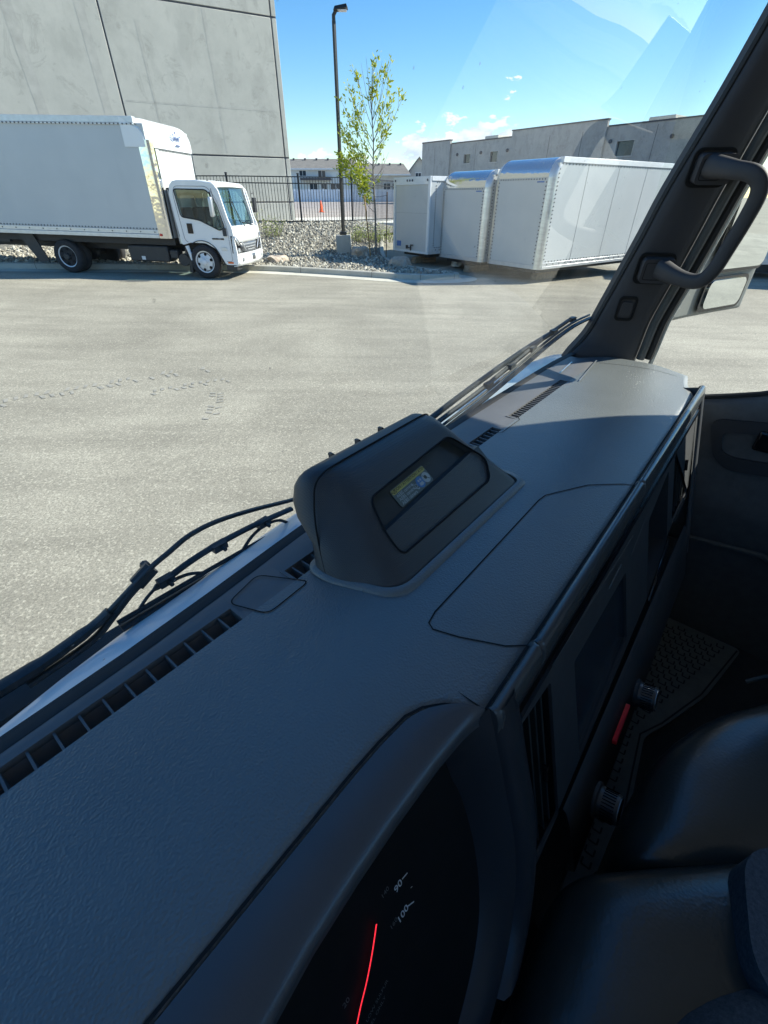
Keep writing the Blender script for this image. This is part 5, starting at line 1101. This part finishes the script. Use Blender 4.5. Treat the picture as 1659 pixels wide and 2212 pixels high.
# underside and lower dash going away
mb = C(); mb.add([CF(-.7, -.82, 0), CF(.24, -.79, 0), CF(.72, -.775, 0), CF(1.06, -.735, 0), CF(1.145, -.70, 0), (1.2, .4, -.80), (-.7, .4, -.85)], [(0, 1, 2, 3, 4, 5, 6)]); mb.build('lower_dash', 'carpet', con, fix=False)
# bottom trim slashes
mb = C()
for px in ((.120, -.80), (.142, -.775)): mb.ribbon([CF(px[0], px[1], .003), CF(px[0] + .006, px[1] - .03, .003)], .003, CN, .001)
mb.build('trim_slash', 'edge', con, fix=False)
# ---- camera housing on the dash
rows = []
for z, x0, x1, y0, y1, r_ in ((-.345, .228, .552, .184, .290, .03), (-.331, .230, .549, .187, .291, .03), (-.322, .235, .543, .199, .293, .028), (-.305, .244, .531, .2195, .300, .026), (-.288, .252, .517, .240, .330, .025), (-.275, .258, .508, .2555, .341, .024), (-.259, .266, .496, .274, .341, .022), (-.250, .271, .489, .286, .337, .02), (-.2445, .2755, .484, .2955, .333, .018), (-.241, .283, .476, .304, .329, .012), (-.2395, .300, .460, .312, .322, .004)):
    k_x = {0: 0}; x0 = interp([(-.345, .228), (-.331, .2295), (-.30, .240), (-.275, .2515), (-.259, .2575), (-.25, .2625), (-.2445, .2685), (-.241, .277), (-.2395, .298)], z)
    cx_ = interp([(-.345, .030), (-.26, .034), (-.2445, .030), (-.2395, .012)], z); cy_ = min(.075, (y1 - y0) * .6)
    P = rpoly([(x0, y1), (x0 - .002, y0 + cy_), (x0 + cx_, y0), (x1 - .012, y0), (x1, y0 + .03 * cy_ / .075), (x1 - .004, y1)], r_ * .8, 6)
    rows.append([(p[0], p[1], z) for p in P])
mb = MB(); mb.loft(rows, close=True, caps=True)
hs = mb.build('tmp_housing', 'housing', None); 
rim = [(.300, -.2705), (.306, -.267), (.468, -.2605), (.476, -.2625), (.510, -.296), (.510, -.300), (.492, -.3095), (.300, -.3095), (.2925, -.3045), (.2925, -.300)]
FYH = lambda z: .19 + 1.19 * (z + .33)
kh = math.hypot(1, 1.19); HV = Vector((0, 1.19 / kh, 1 / kh)); HN = Vector((0, -1 / kh, 1.19 / kh))
def HP(x, z, out=0): return tuple(Vector((x, FYH(z), z)) + HN * out)
rimP = [(.2985, -.2665), (.474, -.2605), (.512, -.2985), (.489, -.3110), (.2905, -.3110), (.2885, -.2985)]
rimP = rpoly([(.291, -.2945), (.3015, -.2675), (.4735, -.2595), (.5105, -.2945), (.490, -.3115), (.292, -.3125)], .010, 5)
mb = MB(); mb.loft([[HP(p[0], p[1], .02) for p in rimP], [HP(p[0], p[1], -.010) for p in rimP]], close=True, caps=True); ct = mb.build('tmp_cut', 'housing', None)
bo = hs.modifiers.new('b', 'BOOLEAN'); bo.operation = 'DIFFERENCE'; bo.object = ct; bo.solver = 'EXACT'
bpy.context.view_layer.update(); dg = bpy.context.evaluated_depsgraph_get(); me = bpy.data.meshes.new_from_object(hs.evaluated_get(dg))
mb = C(); mb.mesh(me, Matrix.Identity(4)); bpy.data.objects.remove(hs); bpy.data.objects.remove(ct)
hou = mb.build('sensor_housing', 'housing', cab, smooth=True, ang=28, fix=False)
mb = C(); RR = rimP + [rimP[0]]; mb.tube([HP(p[0], p[1], .0004) for p in RR], .0013, 5); mb.build('recess_rim', 'seam', hou, smooth=True)
# inside the recess: upper well and lower ribbed lid
mb = C(); mb.loft([[HP(.287, -.290, -.0095), HP(.515, -.279, -.0095)], [HP(.287, -.2915, -.0042), HP(.515, -.2805, -.0042)], [HP(.287, -.2925, -.0015), HP(.515, -.2815, -.0015)], [HP(.286, -.318, -.0015), HP(.515, -.318, -.0015)]]); mb.build('recess_lid', 'housing', hou, smooth=True, ang=20, fix=False)
mb = C(); mb.poly([HP(p[0], p[1], -.0093) for p in rimP]); mb.build('recess_back', 'recess', hou, fix=False)
# seam over the top and round the side
sp = [(.2285, .262, -.333), (.2355, .276, -.312), (.2425, .288, -.290), (.2490, .296, -.273), (.2550, .301, -.259), (.2595, .304, -.250), (.2655, .306, -.2442), (.2745, .3075, -.2408), (.295, .3095, -.2390), (.38, .3115, -.2390), (.455, .313, -.2390), (.476, .314, -.2408), (.4842, .315, -.2446), (.4895, .317, -.250), (.5085, .322, -.275)]
mb = C(); mb.tube(smoothpath(sp, 4), .0010, 5); mb.build('housing_seam', 'seam', hou, smooth=True)
mb = C(); mb.loft([[(p[0], p[1], -.3305) for p in rpoly([(.225, .293), (.223, .262), (.252, .180), (.546, .180), (.554, .20), (.552, .293)], .028, 6)], [(p[0], p[1], -.3265) for p in rpoly([(.226, .293), (.225, .262), (.253, .182), (.543, .182), (.552, .205), (.550, .293)], .026, 6)], [(p[0], p[1], -.3262) for p in rpoly([(.232, .289), (.231, .264), (.258, .190), (.538, .190), (.545, .21), (.544, .289)], .024, 6)]], close=True); mb.build('base_gasket', 'dash', hou, smooth='all', fix=False)
mb = C()
for x in (.327, .373, .418): mb.hexa([(x - .004, .333, -.256), (x + .006, .333, -.256), (x + .006, .346, -.256), (x - .004, .346, -.256)], [(x - .010, .334, -.2425), (x - .008, .334, -.2420), (x - .005, .342, -.244), (x - .009, .342, -.244)])
mb.build('mount_clip', 'innerblack', hou)
mb = C(); mb.tube([(.2515, .291, -.288), (.2465, .2865, -.298)], .0022, 5); mb.build('side_slot', 'void', hou, fix=False)
# warning sticker: everything measured along the recess back, from its lower left corner
o_ = Vector(HP(.3395, -.2860, -.0088)); ux = (Vector(HP(.4100, -.2828, -.0088)) - o_); Ls = ux.length; ux.normalize(); uy = HN.cross(ux).normalized()
HS = (Vector(HP(.3585, -.2675, -.0088)) - o_).dot(uy); HS = .0240
SM = lambda x, y, l: o_ + ux * x + uy * y + HN * l
stb = C(); stb.mesh(plate_mesh(rrect(0, Ls, 0, HS, .003), [], .0004), basis(o_ + HN * .0003, ux, uy, HN)); stk = stb.build('warning_sticker', 'stk', hou)
mb = C(); mb.mat(0).mesh(plate_mesh(rrect(.0012, Ls - .0012, HS * .70, HS - .0012, .002), [], .0001), basis(o_ + HN * .0007, ux, uy, HN))
def stx(s, x, y, size, mi, al='LEFT', b=.00008): mb.mat(mi).mesh(text_mesh(s, size, al, b), basis(SM(x, y, .0010), ux, uy, HN))
stx('CAUTION / ATTENTION / ATENCIÓN', Ls * .56, HS * .845, .0052, 1, 'CENTER')
stx('AEBS camera', .004, HS * .56, .0058, 2); stx('AEBS caméra', .004, HS * .345, .0058, 2); stx('AEBS cámara', .004, HS * .13, .0058, 2)
def disc(x, y, r, mi, l=.0009, r0=0):
    n = 20
    if r0: mb.mat(mi).loft([[tuple(SM(x + q * math.cos(2 * math.pi * k / n), y + q * math.sin(2 * math.pi * k / n), l)) for k in range(n + 1)] for q in (r0, r)])
    else: mb.mat(mi).poly([tuple(SM(x + r * math.cos(2 * math.pi * k / n), y + r * math.sin(2 * math.pi * k / n), l)) for k in range(n)])
def spoly(P, mi, l=.0011): mb.mat(mi).poly([tuple(SM(x, y, l)) for x, y in P])
# triangle
tx, ty = .0065, HS * .845; spoly([(tx - .0032, ty - .0026), (tx + .0032, ty - .0026), (tx, ty + .0030)], 1, .0009); spoly([(tx - .0019, ty - .0019), (tx + .0019, ty - .0019), (tx, ty + .0016)], 0, .0010); spoly([(tx - .0003, ty - .0015), (tx + .0003, ty - .0015), (tx + .0003, ty + .0006), (tx - .0003, ty + .0006)], 1)
c1, c2 = Ls * .70, Ls * .88; disc(c1, HS * .37, .0075, 3); disc(c1 + .002, HS * .47, .0016, 2, .0011); disc(c1 - .002, HS * .47, .0016, 2, .0011)
spoly([(c1 - .004, HS * .20), (c1, HS * .16), (c1 + .004, HS * .20), (c1 + .003, HS * .37), (c1, HS * .33), (c1 - .003, HS * .37)], 2)
disc(c2, HS * .37, .0070, 2, .0009); disc(c2 - .001, HS * .40, .0026, 1, .0011); spoly([(c2 - .0045, HS * .54), (c2 - .0038, HS * .56), (c2 + .0048, HS * .20), (c2 + .004, HS * .18)], 1)
sx_, sy_ = Ls * .50, HS * .52; spoly([(sx_ + (.0030 if k % 2 == 0 else .0010) * math.cos(math.pi * k / 4), sy_ + (.0030 if k % 2 == 0 else .0010) * math.sin(math.pi * k / 4)) for k in range(8)], 2)
disc(sx_ + .004, HS * .36, .0026, 2, .0011, .0019); spoly([(sx_ - .003, HS * .36), (sx_ - .0025, HS * .40), (sx_ + .006, HS * .14), (sx_ + .0052, HS * .12)], 2); spoly([(sx_ + .0035, HS * .13), (sx_ + .007, HS * .13), (sx_ + .007, HS * .20), (sx_ + .0035, HS * .20)], 2)
mb.build('sticker_print', ['stky', 'stkk', 'stkw', 'stkb'], stk, fix=False) if False else mb.build('sticker_print', ['stky', 'stkk', 'stkw', 'stkb'], hou, fix=False)
# ---- A pillar
Lp = [((1.245, .395, -.40)), (1.235, .372, -.345), (1.262, .352, -.305), (1.27, .340, -.276), (1.27, .328, -.235), (1.27, .300, -.140), (1.27, .279, -.067), (1.27, .257, .015), (1.27, .212, .147), (1.27, .183, .24), (1.25, .145, .36)]
Rp = [(1.32, .236, -.40), (1.32, .232, -.345), (1.32, .230, -.32), (1.32, .227, -.269), (1.32, .222, -.235), (1.32, .201, -.140), (1.32, .186, -.067), (1.32, .170, .015), (1.32, .140, .147), (1.32, .118, .24), (1.32, .09, .36)]
rows = []
for a, b in zip(Lp, Rp):
    a = Vector(a); b = Vector(b); m_ = a.lerp(b, .5); nin = Vector((-1, -.45, 0)).normalized()
    rows.append([tuple(a + Vector((.05, .03, 0))), tuple(a + Vector((.012, .006, 0))), tuple(a), tuple(a.lerp(b, .06) + nin * .008), tuple(a.lerp(b, .25) + nin * .014), tuple(m_ + nin * .015), tuple(a.lerp(b, .8) + nin * .012), tuple(a.lerp(b, .95) + nin * .006), tuple(b), tuple(b + Vector((.03, .0, 0)))])
R2 = [[Vector(p) for p in r_] for r_ in rows]; cols_ = [smoothpath([r_[k] for r_ in R2], 4) for k in range(len(R2[0]))]
mb = C(); mb.loft([[tuple(c[i]) for c in cols_] for i in range(len(cols_[0]))]); pil = mb.build('windscreen_pillar', 'pillar', cab, smooth='all')
mb = C(); mb.tube([tuple(Vector(p) + Vector((.004, .004, 0))) for p in smoothpath(Lp[1:], 4)], .007, 6); mb.build('pillar_edge_seal', 'seal', pil, smooth=True)
# seals between pillar and door glass
def along(P, dx, dy, i0=0): return smoothpath([Vector(p) + Vector((dx, dy, 0)) for p in P[i0:]], 4)
mb = C(); mb.tube(along(Rp, .012, -.012, 1), .010, 8); mb.build('door_seal', 'sealgrey', pil, smooth=True)
mb = C(); mb.tube(along(Rp, .028, -.028, 1), .010, 8); mb.build('door_seal', 'seal', pil, smooth=True)
# fixing caps and grab handle
def frame_on_pillar(z):
    for a, b in zip(Rp, Rp[1:]):
        if a[2] <= z <= b[2]: t = (z - a[2]) / (b[2] - a[2]); i = Rp.index(a); return Vector(Lp[i]).lerp(Vector(Lp[i + 1]), t), Vector(a).lerp(Vector(b), t)
gh = smoothpath([(1.262, .200, .050), (1.240, .176, .046), (1.220, .148, .041), (1.210, .118, .035), (1.209, .101, .022), (1.212, .096, .0), (1.217, .102, -.040), (1.220, .112, -.085), (1.220, .120, -.118), (1.221, .132, -.139), (1.224, .150, -.146), (1.234, .178, -.143), (1.248, .204, -.137), (1.264, .226, -.131)], 5)
n = len(gh); mb = C(); rws_ = []
pv = None
for i, p in enumerate(gh):
    d = (gh[min(i + 1, n - 1)] - gh[max(i - 1, 0)]).normalized(); a = pv if pv is not None else Vector((.3, .2, 1)); u = (a - d * a.dot(d)).normalized(); w = d.cross(u); pv = u
    e = min(i, n - 1 - i) / (n - 1); rad = .0150 + .0055 * ss(.20, .0, e)
    row = []
    for k in range(16):
        t = 2 * math.pi * k / 16; c_, s_ = math.cos(t), math.sin(t); q = (abs(c_) ** 3 + abs(s_) ** 3) ** (-1 / 3)
        row.append(tuple(p + u * c_ * q * rad * .95 + w * s_ * q * rad * .80))
    rws_.append(row)
mb.loft(rws_, True, True); han = mb.build('grab_handle', 'pillar', cab, smooth=True, ang=60)
for i0, z in ((0, .047), (-1, -.134)):
    a, b = frame_on_pillar(z); c = a.lerp(b, .50) + Vector((-.014, -.007, 0)); t_ = (b - a).normalized(); up = Vector((0, -.3, 1)).normalized(); nn = t_.cross(up).normalized(); nn = nn if nn.x < 0 else -nn; up = nn.cross(t_).normalized()
    mb = C(); mb.mesh(plate_mesh(rrect(-.040, .038, -.032, .032, .014), [rrect(-.034, .036, -.027, .027, .012)], .005), basis(c, t_, up, nn)); mb.build('handle_bezel', 'void', han, bevel=.002)
    mb = C(); mb.mesh(plate_mesh(rrect(-.032, .034, -.0245, .0245, .009), [], .030), basis(c + nn * .010, t_, up, nn)); cp = mb.build('fixing_cap', 'pillar', han, bevel=.007, seg=3)
    mb = C(); Pq = rrect(-.026, .012, -.017, .017, .004); mb.ribbon([tuple(c + nn * .0256 + t_ * p[0] + up * p[1]) for p in Pq + [Pq[0]]], .0016, nn, .0); mb.build('cap_gap', 'seam', han, fix=False)
a, b = frame_on_pillar(-.222); c = a.lerp(b, .38) + Vector((-.0135, -.0075, 0)); t_ = (b - a).normalized(); up = Vector((0, -.3, 1)).normalized(); nn = t_.cross(up).normalized(); nn = nn if nn.x < 0 else -nn; up = nn.cross(t_).normalized()
mb = C(); mb.mesh(plate_mesh(rrect(-.020, .022, -.028, .028, .010), [rrect(-.016, .018, -.022, .022, .007)], .005), basis(c, t_, up, nn)); mb.build('pillar_cover', 'void', pil, bevel=.004)
mb = C(); mb.mesh(plate_mesh(rrect(-.013, .013, -.016, .016, .005), [], .006), basis(c + nn * .001, t_, up, nn)); mb.build('pillar_cover_cap', 'pillar', pil, bevel=.003)
# ---- passenger door
dr = C(); DX = 1.335
bz = lambda y: interp([(-1.2, -.262), (-.35, -.262), (-.25, -.285), (-.072, -.378), (.045, -.415), (.30, -.425)], y)   # belt line
ys_ = frange(.30, -.95, 25)
dr.loft([[(1.40, y, bz(y) - .004) for y in ys_], [(1.362, y, bz(y)) for y in ys_], [(1.345, y, bz(y) - .002) for y in ys_], [(DX, y, bz(y) - .016) for y in ys_], [(DX + .002, y, bz(y) - .06) for y in ys_], [(DX + .004, y, -.62) for y in ys_], [(DX - .006, y, -.66) for y in ys_], [(DX - .008, y, -.70) for y in ys_], [(DX + .010, y, -.76) for y in ys_], [(DX + .012, y, -1.12) for y in ys_]])
door = dr.build('passenger_door', 'doortrim', cab, smooth='all')
mb = C(); mb.tube([(1.350, y, bz(y) + .004) for y in ys_], .006, 6); mb.build('belt_seal', 'seal', door, smooth=True)
mb = C(); hp = rpoly([(.02, -.455), (-.32, -.40), (-.32, -.54), (-.06, -.575), (-.02, -.55)], .03); mb.mesh(plate_mesh(hp, [rpoly([(-.015, -.48), (-.30, -.43), (-.30, -.515), (-.06, -.54), (-.03, -.53)], .02)], .012), Matrix(((0, 0, 1, DX - .002), (1, 0, 0, 0), (0, 1, 0, 0), (0, 0, 0, 1)))); mb.build('armrest_panel', 'pillar', door, bevel=.005)
mb = C(); mb.box(DX - .016, DX - .004, -.17, -.085, -.505, -.455); mb.build('door_pull', 'piano', door, bevel=.008)
mb = C(); mb.tube([(DX - .004, -.05, -.80), (DX - .004, -.22, -.78), (DX - .004, -.36, -.86)], .008, 6); mb.build('door_trim_line', 'sealgrey', door, smooth=True)
mb = C(); rows = []
for z in frange(0, 1, 6): rows.append([(1.365 - .03 * z, y, lerp(bz(y) - .03, .34, z)) for y in ys_])
mb.loft(rows); mb.build('door_window', 'sideglass', cab, smooth='all', fix=False)
mb = C(); mb.box(1.315, 1.355, -1.02, -.235, -.30, .345); mb.box(1.30, 1.36, -.235, .12, .275, .345); mb.build('frame_and_sun_blocker', 'pillar', door, bevel=.01)  # top rail, plus an unseen rear panel added to block sun from the cabin
# outer window guide in front of the glass edge
mb = C(); mb.tube(along(Rp, .044, -.036, 0), .006, 6); mb.build('window_guide', 'edge', door, smooth=True)
# ---- outside mirror
mirr = C(); mirr.loft([[(1.40, .190, z0), (1.42, .215, z0), (1.58, .185, z0), (1.72, .112, z0), (1.735, .085, z0), (1.715, .072, z0), (1.60, .120, z0), (1.48, .165, z0)] for z0 in (-.262, -.250, .10, .115)], True, True)
mr = mirr.build('side_mirror', 'mshell', cab, bevel=.010, seg=3)
def mquad(P, name, mat, lift):
    mb = C(); n_ = (Vector(P[1]) - Vector(P[0])).cross(Vector(P[3]) - Vector(P[0])).normalized(); n_ = n_ if n_.y < 0 else -n_
    u = (Vector(P[1]) - Vector(P[0])); L_ = u.length; u.normalize(); v = n_.cross(u).normalized(); v = v if v.z > 0 else -v; Hh = (Vector(P[3]) - Vector(P[0])).dot(v)
    mb.mesh(plate_mesh(rrect(0, L_, 0, Hh, .018, 6), [], .004), basis(Vector(P[0]) + n_ * lift, u, v, n_)); return mb.build(name, mat, mr, bevel=.0015)
a = Vector((1.492, .160, 0)); b = Vector((1.712, .073, 0)); tz_ = lambda p, z: tuple(p + Vector((0, 0, z)))
mquad([tz_(a, -.250), tz_(b.lerp(a, .16), -.250), tz_(b.lerp(a, .16), -.168), tz_(a, -.168)], 'mirror_frame', 'piano', .006)
mquad([tz_(a.lerp(b, .06), -.242), tz_(b.lerp(a, .22), -.242), tz_(b.lerp(a, .22), -.175), tz_(a.lerp(b, .06), -.175)], 'mirror_glass', 'mirror', .010)
mquad([tz_(a, -.158), tz_(b, -.158), tz_(b, .095), tz_(a, .095)], 'mirror_frame', 'piano', .006)
mquad([tz_(a.lerp(b, .04), -.150), tz_(b.lerp(a, .03), -.150), tz_(b.lerp(a, .03), .088), tz_(a.lerp(b, .04), .088)], 'mirror_glass', 'mirror', .010)
mb = C(); mb.tube([(1.44, .195, .06), (1.42, .205, .04), (1.37, .215, .02)], .012, 8); mb.tube([(1.45, .20, -.22), (1.41, .27, -.25), (1.36, .30, -.27)], .012, 8); mb.build('mirror_arm', 'mshell', mr, smooth=True)
# ---- wipers on the outside of the glass
WY = lambda z, o=0: .40 - .27 * (z + .33) + o
def wp(x, z, o=0): return (x, WY(z, o), z)
w1 = empty('wiper', (0, 0, 0)); w1.parent = cab
mb = C(); mb.tube(smoothpath([wp(-.20, -.385, .02), wp(-.05, -.368, .012), wp(.0, -.366, .012), wp(.045, -.357, .012), wp(.065, -.348, .012)], 4), [.0105] * 4 + [.0095] * 4 + [.008] * 4 + [.0065] * 5, 8, .6)
mb.tube(smoothpath([wp(.062, -.350, .012), wp(.112, -.322, .014), wp(.138, -.314, .016), wp(.165, -.307, .018), wp(.20, -.308, .018), wp(.25, -.318, .014), wp(.30, -.332, .010), wp(.37, -.352, .008)], 4), .0036, 8, .7)
mb.tube(smoothpath([wp(-.02, -.376, .004), wp(.038, -.371, .006), wp(.065, -.355, .008), wp(.088, -.338, .010), wp(.108, -.329, .012)], 4), .0040, 8)
mb.build('wiper_arm', 'wiper', w1, smooth=True)
mb = C(); mb.tube([wp(.098, -.335, .016), wp(.118, -.324, .018)], .0085, 8); mb.tube([wp(.108, -.334, .02), wp(.117, -.330, .022)], .007, 8); mb.tube([wp(.115, -.325, .022), wp(.1155, -.325, .030)], .005, 8); mb.build('arm_joint', 'wiper', w1, smooth=True)
mb = C(); P = frange(0, 1, 14)
mb.tube([wp(lerp(.066, .42, t), lerp(-.368, -.390, t) + .004 * math.sin(math.pi * t), -.004) for t in P], .0055, 6, .5); mb.tube([wp(lerp(.066, .42, t), lerp(-.362, -.384, t) + .004 * math.sin(math.pi * t), .002) for t in P], .0028, 6); mb.build('wiper_blade', 'wiper', w1, smooth=True)
mb = C(); mb.tube(smoothpath([wp(.085, -.366, .002), wp(.105, -.354, .008), wp(.127, -.348, .010), wp(.160, -.343, .012), wp(.196, -.341, .012), wp(.235, -.343, .012), wp(.266, -.345, .010), wp(.31, -.352, .010)], 4), [.0022] * 6 + [.0045] * 23, 7, .7)
for x, z in ((.127, -.349), (.196, -.343), (.262, -.347)): mb.box(x - .010, x + .008, WY(z, .005), WY(z, .015), z - .0045, z + .0045); mb.cyl(wp(x, z, .014), (0, -1, 0), .0025, .016, 8)
mb.tube(smoothpath([wp(.127, -.352, .008), wp(.150, -.356, .006), wp(.168, -.366, .002)], 4), .0022, 6); mb.tube(smoothpath([wp(.262, -.350, .008), wp(.240, -.356, .006), wp(.222, -.368, .002)], 4), .0022, 6); mb.tube(smoothpath([wp(.262, -.350, .008), wp(.285, -.356, .006), wp(.302, -.372, .002)], 4), .0022, 6)
mb.build('blade_frame', 'wiper', w1, smooth=True)
w2 = empty('wiper', (0, 0, 0)); w2.parent = cab
QB = [(1.345, -.266), (1.21, -.264), (1.081, -.280), (.98, -.302), (.90, -.318), (.80, -.338), (.70, -.352), (.60, -.366)]
mb = C(); mb.tube(smoothpath([wp(x, z, -.012) for x, z in QB], 4), .006, 6, .6); mb.tube(smoothpath([wp(x, z + .006, -.004) for x, z in QB], 4), .003, 6); mb.build('wiper_blade', 'wiper', w2, smooth=True)
mb = C(); mb.tube(smoothpath([wp(x, z + .012, .006) for x, z in QB[1:]], 4), .0048, 6)
for x, z in ((1.23, -.252), (1.12, -.262), (1.02, -.282), (.93, -.300), (.84, -.318)): mb.box(x - .012, x + .012, WY(z, -.002), WY(z, .010), z - .006, z + .004)
mb.build('blade_frame', 'wiper', w2, smooth=True)
mb = C(); mb.tube(smoothpath([wp(1.12, -.268, .008), wp(1.0, -.282, .014), wp(.80, -.318, .022), wp(.62, -.352, .024), wp(.45, -.372, .02)], 4), .006, 7); mb.build('wiper_arm', 'wiper', w2, smooth=True)
# ---- shell: roof, rear wall, driver side, floor (the light comes in through the glass)
mb = C(); mb.box(-.62, 1.36, -1.02, .12, .345, .38); mb.build('roof_lining', 'headliner', cab)
mb = C(); mb.mesh(plate_mesh([(-.62, -1.12), (1.36, -1.12), (1.36, .344), (-.62, .344)], [rrect(.0, .80, -.22, .20, .05)], .03), Matrix(((1, 0, 0, 0), (0, 0, 1, -1.0), (0, 1, 0, 0), (0, 0, 0, 1)))); mb.build('rear_wall', 'headliner', cab)
mb = C(); mb.mesh(plate_mesh([(-.98, -1.12), (.34, -1.12), (.30, -.34), (.08, .344), (-.98, .344)], [rpoly([(-.84, -.26), (.20, -.36), (.05, .26), (-.84, .27)], .05)], .03), Matrix(((0, 0, 1, -.60), (1, 0, 0, 0), (0, 1, 0, 0), (0, 0, 0, 1)))); mb.build('driver_door', 'innerblack', cab)
mb = C(); mb.box(-.585, 1.40, -.98, .42, -1.16, -1.12); mb.box(-.585, 1.36, .42, .45, -1.12, -.40); mb.build('cab_floor', 'carpet', cab)
# ---- rubber floor mat
fm_ = empty('floor_mat', (0, 0, 0), R(51), 'black ribbed rubber floor mat on the passenger side floor', 'floor mat')
mz = -1.105; K = 1.105
mp_ = rpoly([(.40, -.105), (.555, -.168), (.86, -.142), (.93, -.178), (1.09, -.245), (1.32, -.30), (1.33, .10), (.40, .20)], .02)
mb = C(); mb.mesh(plate_mesh(mp_, [], .008), basis((0, 0, mz), (1, 0, 0), (0, 1, 0), (0, 0, 1))); mt = mb.build('mat', 'mat', fm_, bevel=.003)
mb = C(); q_ = [(.44, -.112), (.552, -.158), (.86, -.132), (.925, -.168), (1.08, -.232), (1.31, -.29)]; mb.ribbon([(a, b, mz + .0045) for a, b in q_], .004, (0, 0, 1), .0005); mb.build('edge_groove', 'matgroove', mt, fix=False)
mb = C()
for r0 in range(14):
    for c0 in range(34):
        x = .50 + c0 * .0255 + (r0 % 2) * .012; y = interp([(.5, -.125), (.86, -.112), (1.30, -.26)], x) + r0 * .026
        if x > 1.3 or y > .1: continue
        for (a, b) in (((x, y), (x + .014, y)), ((x, y), (x, y + .017)), ((x, y + .017), (x + .014, y + .017))): mb.ribbon([(a[0], a[1], mz + .0045), (b[0], b[1], mz + .0045)], .0035, (0, 0, 1), .0006)
mb.build('tread_pattern', 'matgroove', mt, fix=False)
# ---- seats
def cushion(name, P, z, th, label=None, mat='seatvinyl', r=.05, parent=None, bev=.03, tilt=(0, 0)):
    Q = [Vector(p) for p in rpoly(P, r, 6)]; c = sum(Q, Vector((0, 0))) / len(Q); mb = C()
    def ring(k, dz): return [(c.x + (q.x - c.x) * k, c.y + (q.y - c.y) * k, z + dz) for q in Q]
    mb.loft([ring(.97, -th), ring(1.0, -.10), ring(1.0, -.055), ring(.985, -.030), ring(.955, -.014), ring(.90, -.003), ring(.78, .006), ring(.60, .011), ring(.38, .013), ring(.15, .013)], True, True)
    return mb.build(name, mat, parent or cab, smooth='all')
s2 = cushion('passenger_seat', [(.30, -.092), (.48, -.10), (.585, -.148), (.66, -.21), (.86, -.32), (.90, -.70), (.42, -.70), (.38, -.22)], -.605, .20, bev=.075)
s1 = cushion('middle_seat', [(.12, -.050), (.262, -.052), (.40, -.20), (.42, -.34), (.40, -.70), (.10, -.70), (.10, -.10)], -.590, .22, r=.03, bev=.06)
mb = C(); mb.box(.1, .9, -.66, -.34, -1.1, -.78); mb.build('seat_base', 'carpet', cab)
for pts_ in ([(.46, -.165), (.57, -.215), (.66, -.30), (.74, -.44)],):
    mb = C(); mb.tube(smoothpath([(a, b, -.6035) for a, b in pts_], 5), .0015, 6); mb.build('seat_piping', 'seatvinyl', s2, smooth=True)
# folded backrest pad with a dark recess
ho = rpoly([(.255, -.20), (.375, -.178), (.44, -.30), (.42, -.42), (.24, -.40)], .04, 6); hi = rpoly([(.275, -.222), (.365, -.200), (.42, -.30), (.40, -.40), (.262, -.385)], .03, 6)
mb = C(); mb.mesh(plate_mesh(ho, [hi], .05), basis((0, 0, -.575), (1, 0, 0), (0, 1, 0), (0, 0, 1))); fb = mb.build('cup_tray', 'cloth', cab, bevel=.008)
mb = C(); mb.mesh(plate_mesh(hi, [], .01), basis((0, 0, -.590), (1, 0, 0), (0, 1, 0), (0, 0, 1))); mb.build('tray_well', 'void', fb)
cushion('driver_seat', [(.02, -.165), (.18, -.135), (.30, -.225), (.34, -.42), (.30, -.72), (-.40, -.72), (-.40, -.165)], -.545, .14, mat='cloth', r=.08)
mb = C(); mb.tube([(.78, -.245, -.66), (.80, -.232, -.70), (.80, -.215, -.73)], .004, 6); mb.build('seat_buckle', 'edge', cab, smooth=True)

# keep every part within thing > part > sub-part
def depth(o):
    d = 0
    while o.parent: o = o.parent; d += 1
    return d
for o in list(bpy.data.objects):
    while o.type == 'MESH' and depth(o) > 2: o.parent = o.parent.parent
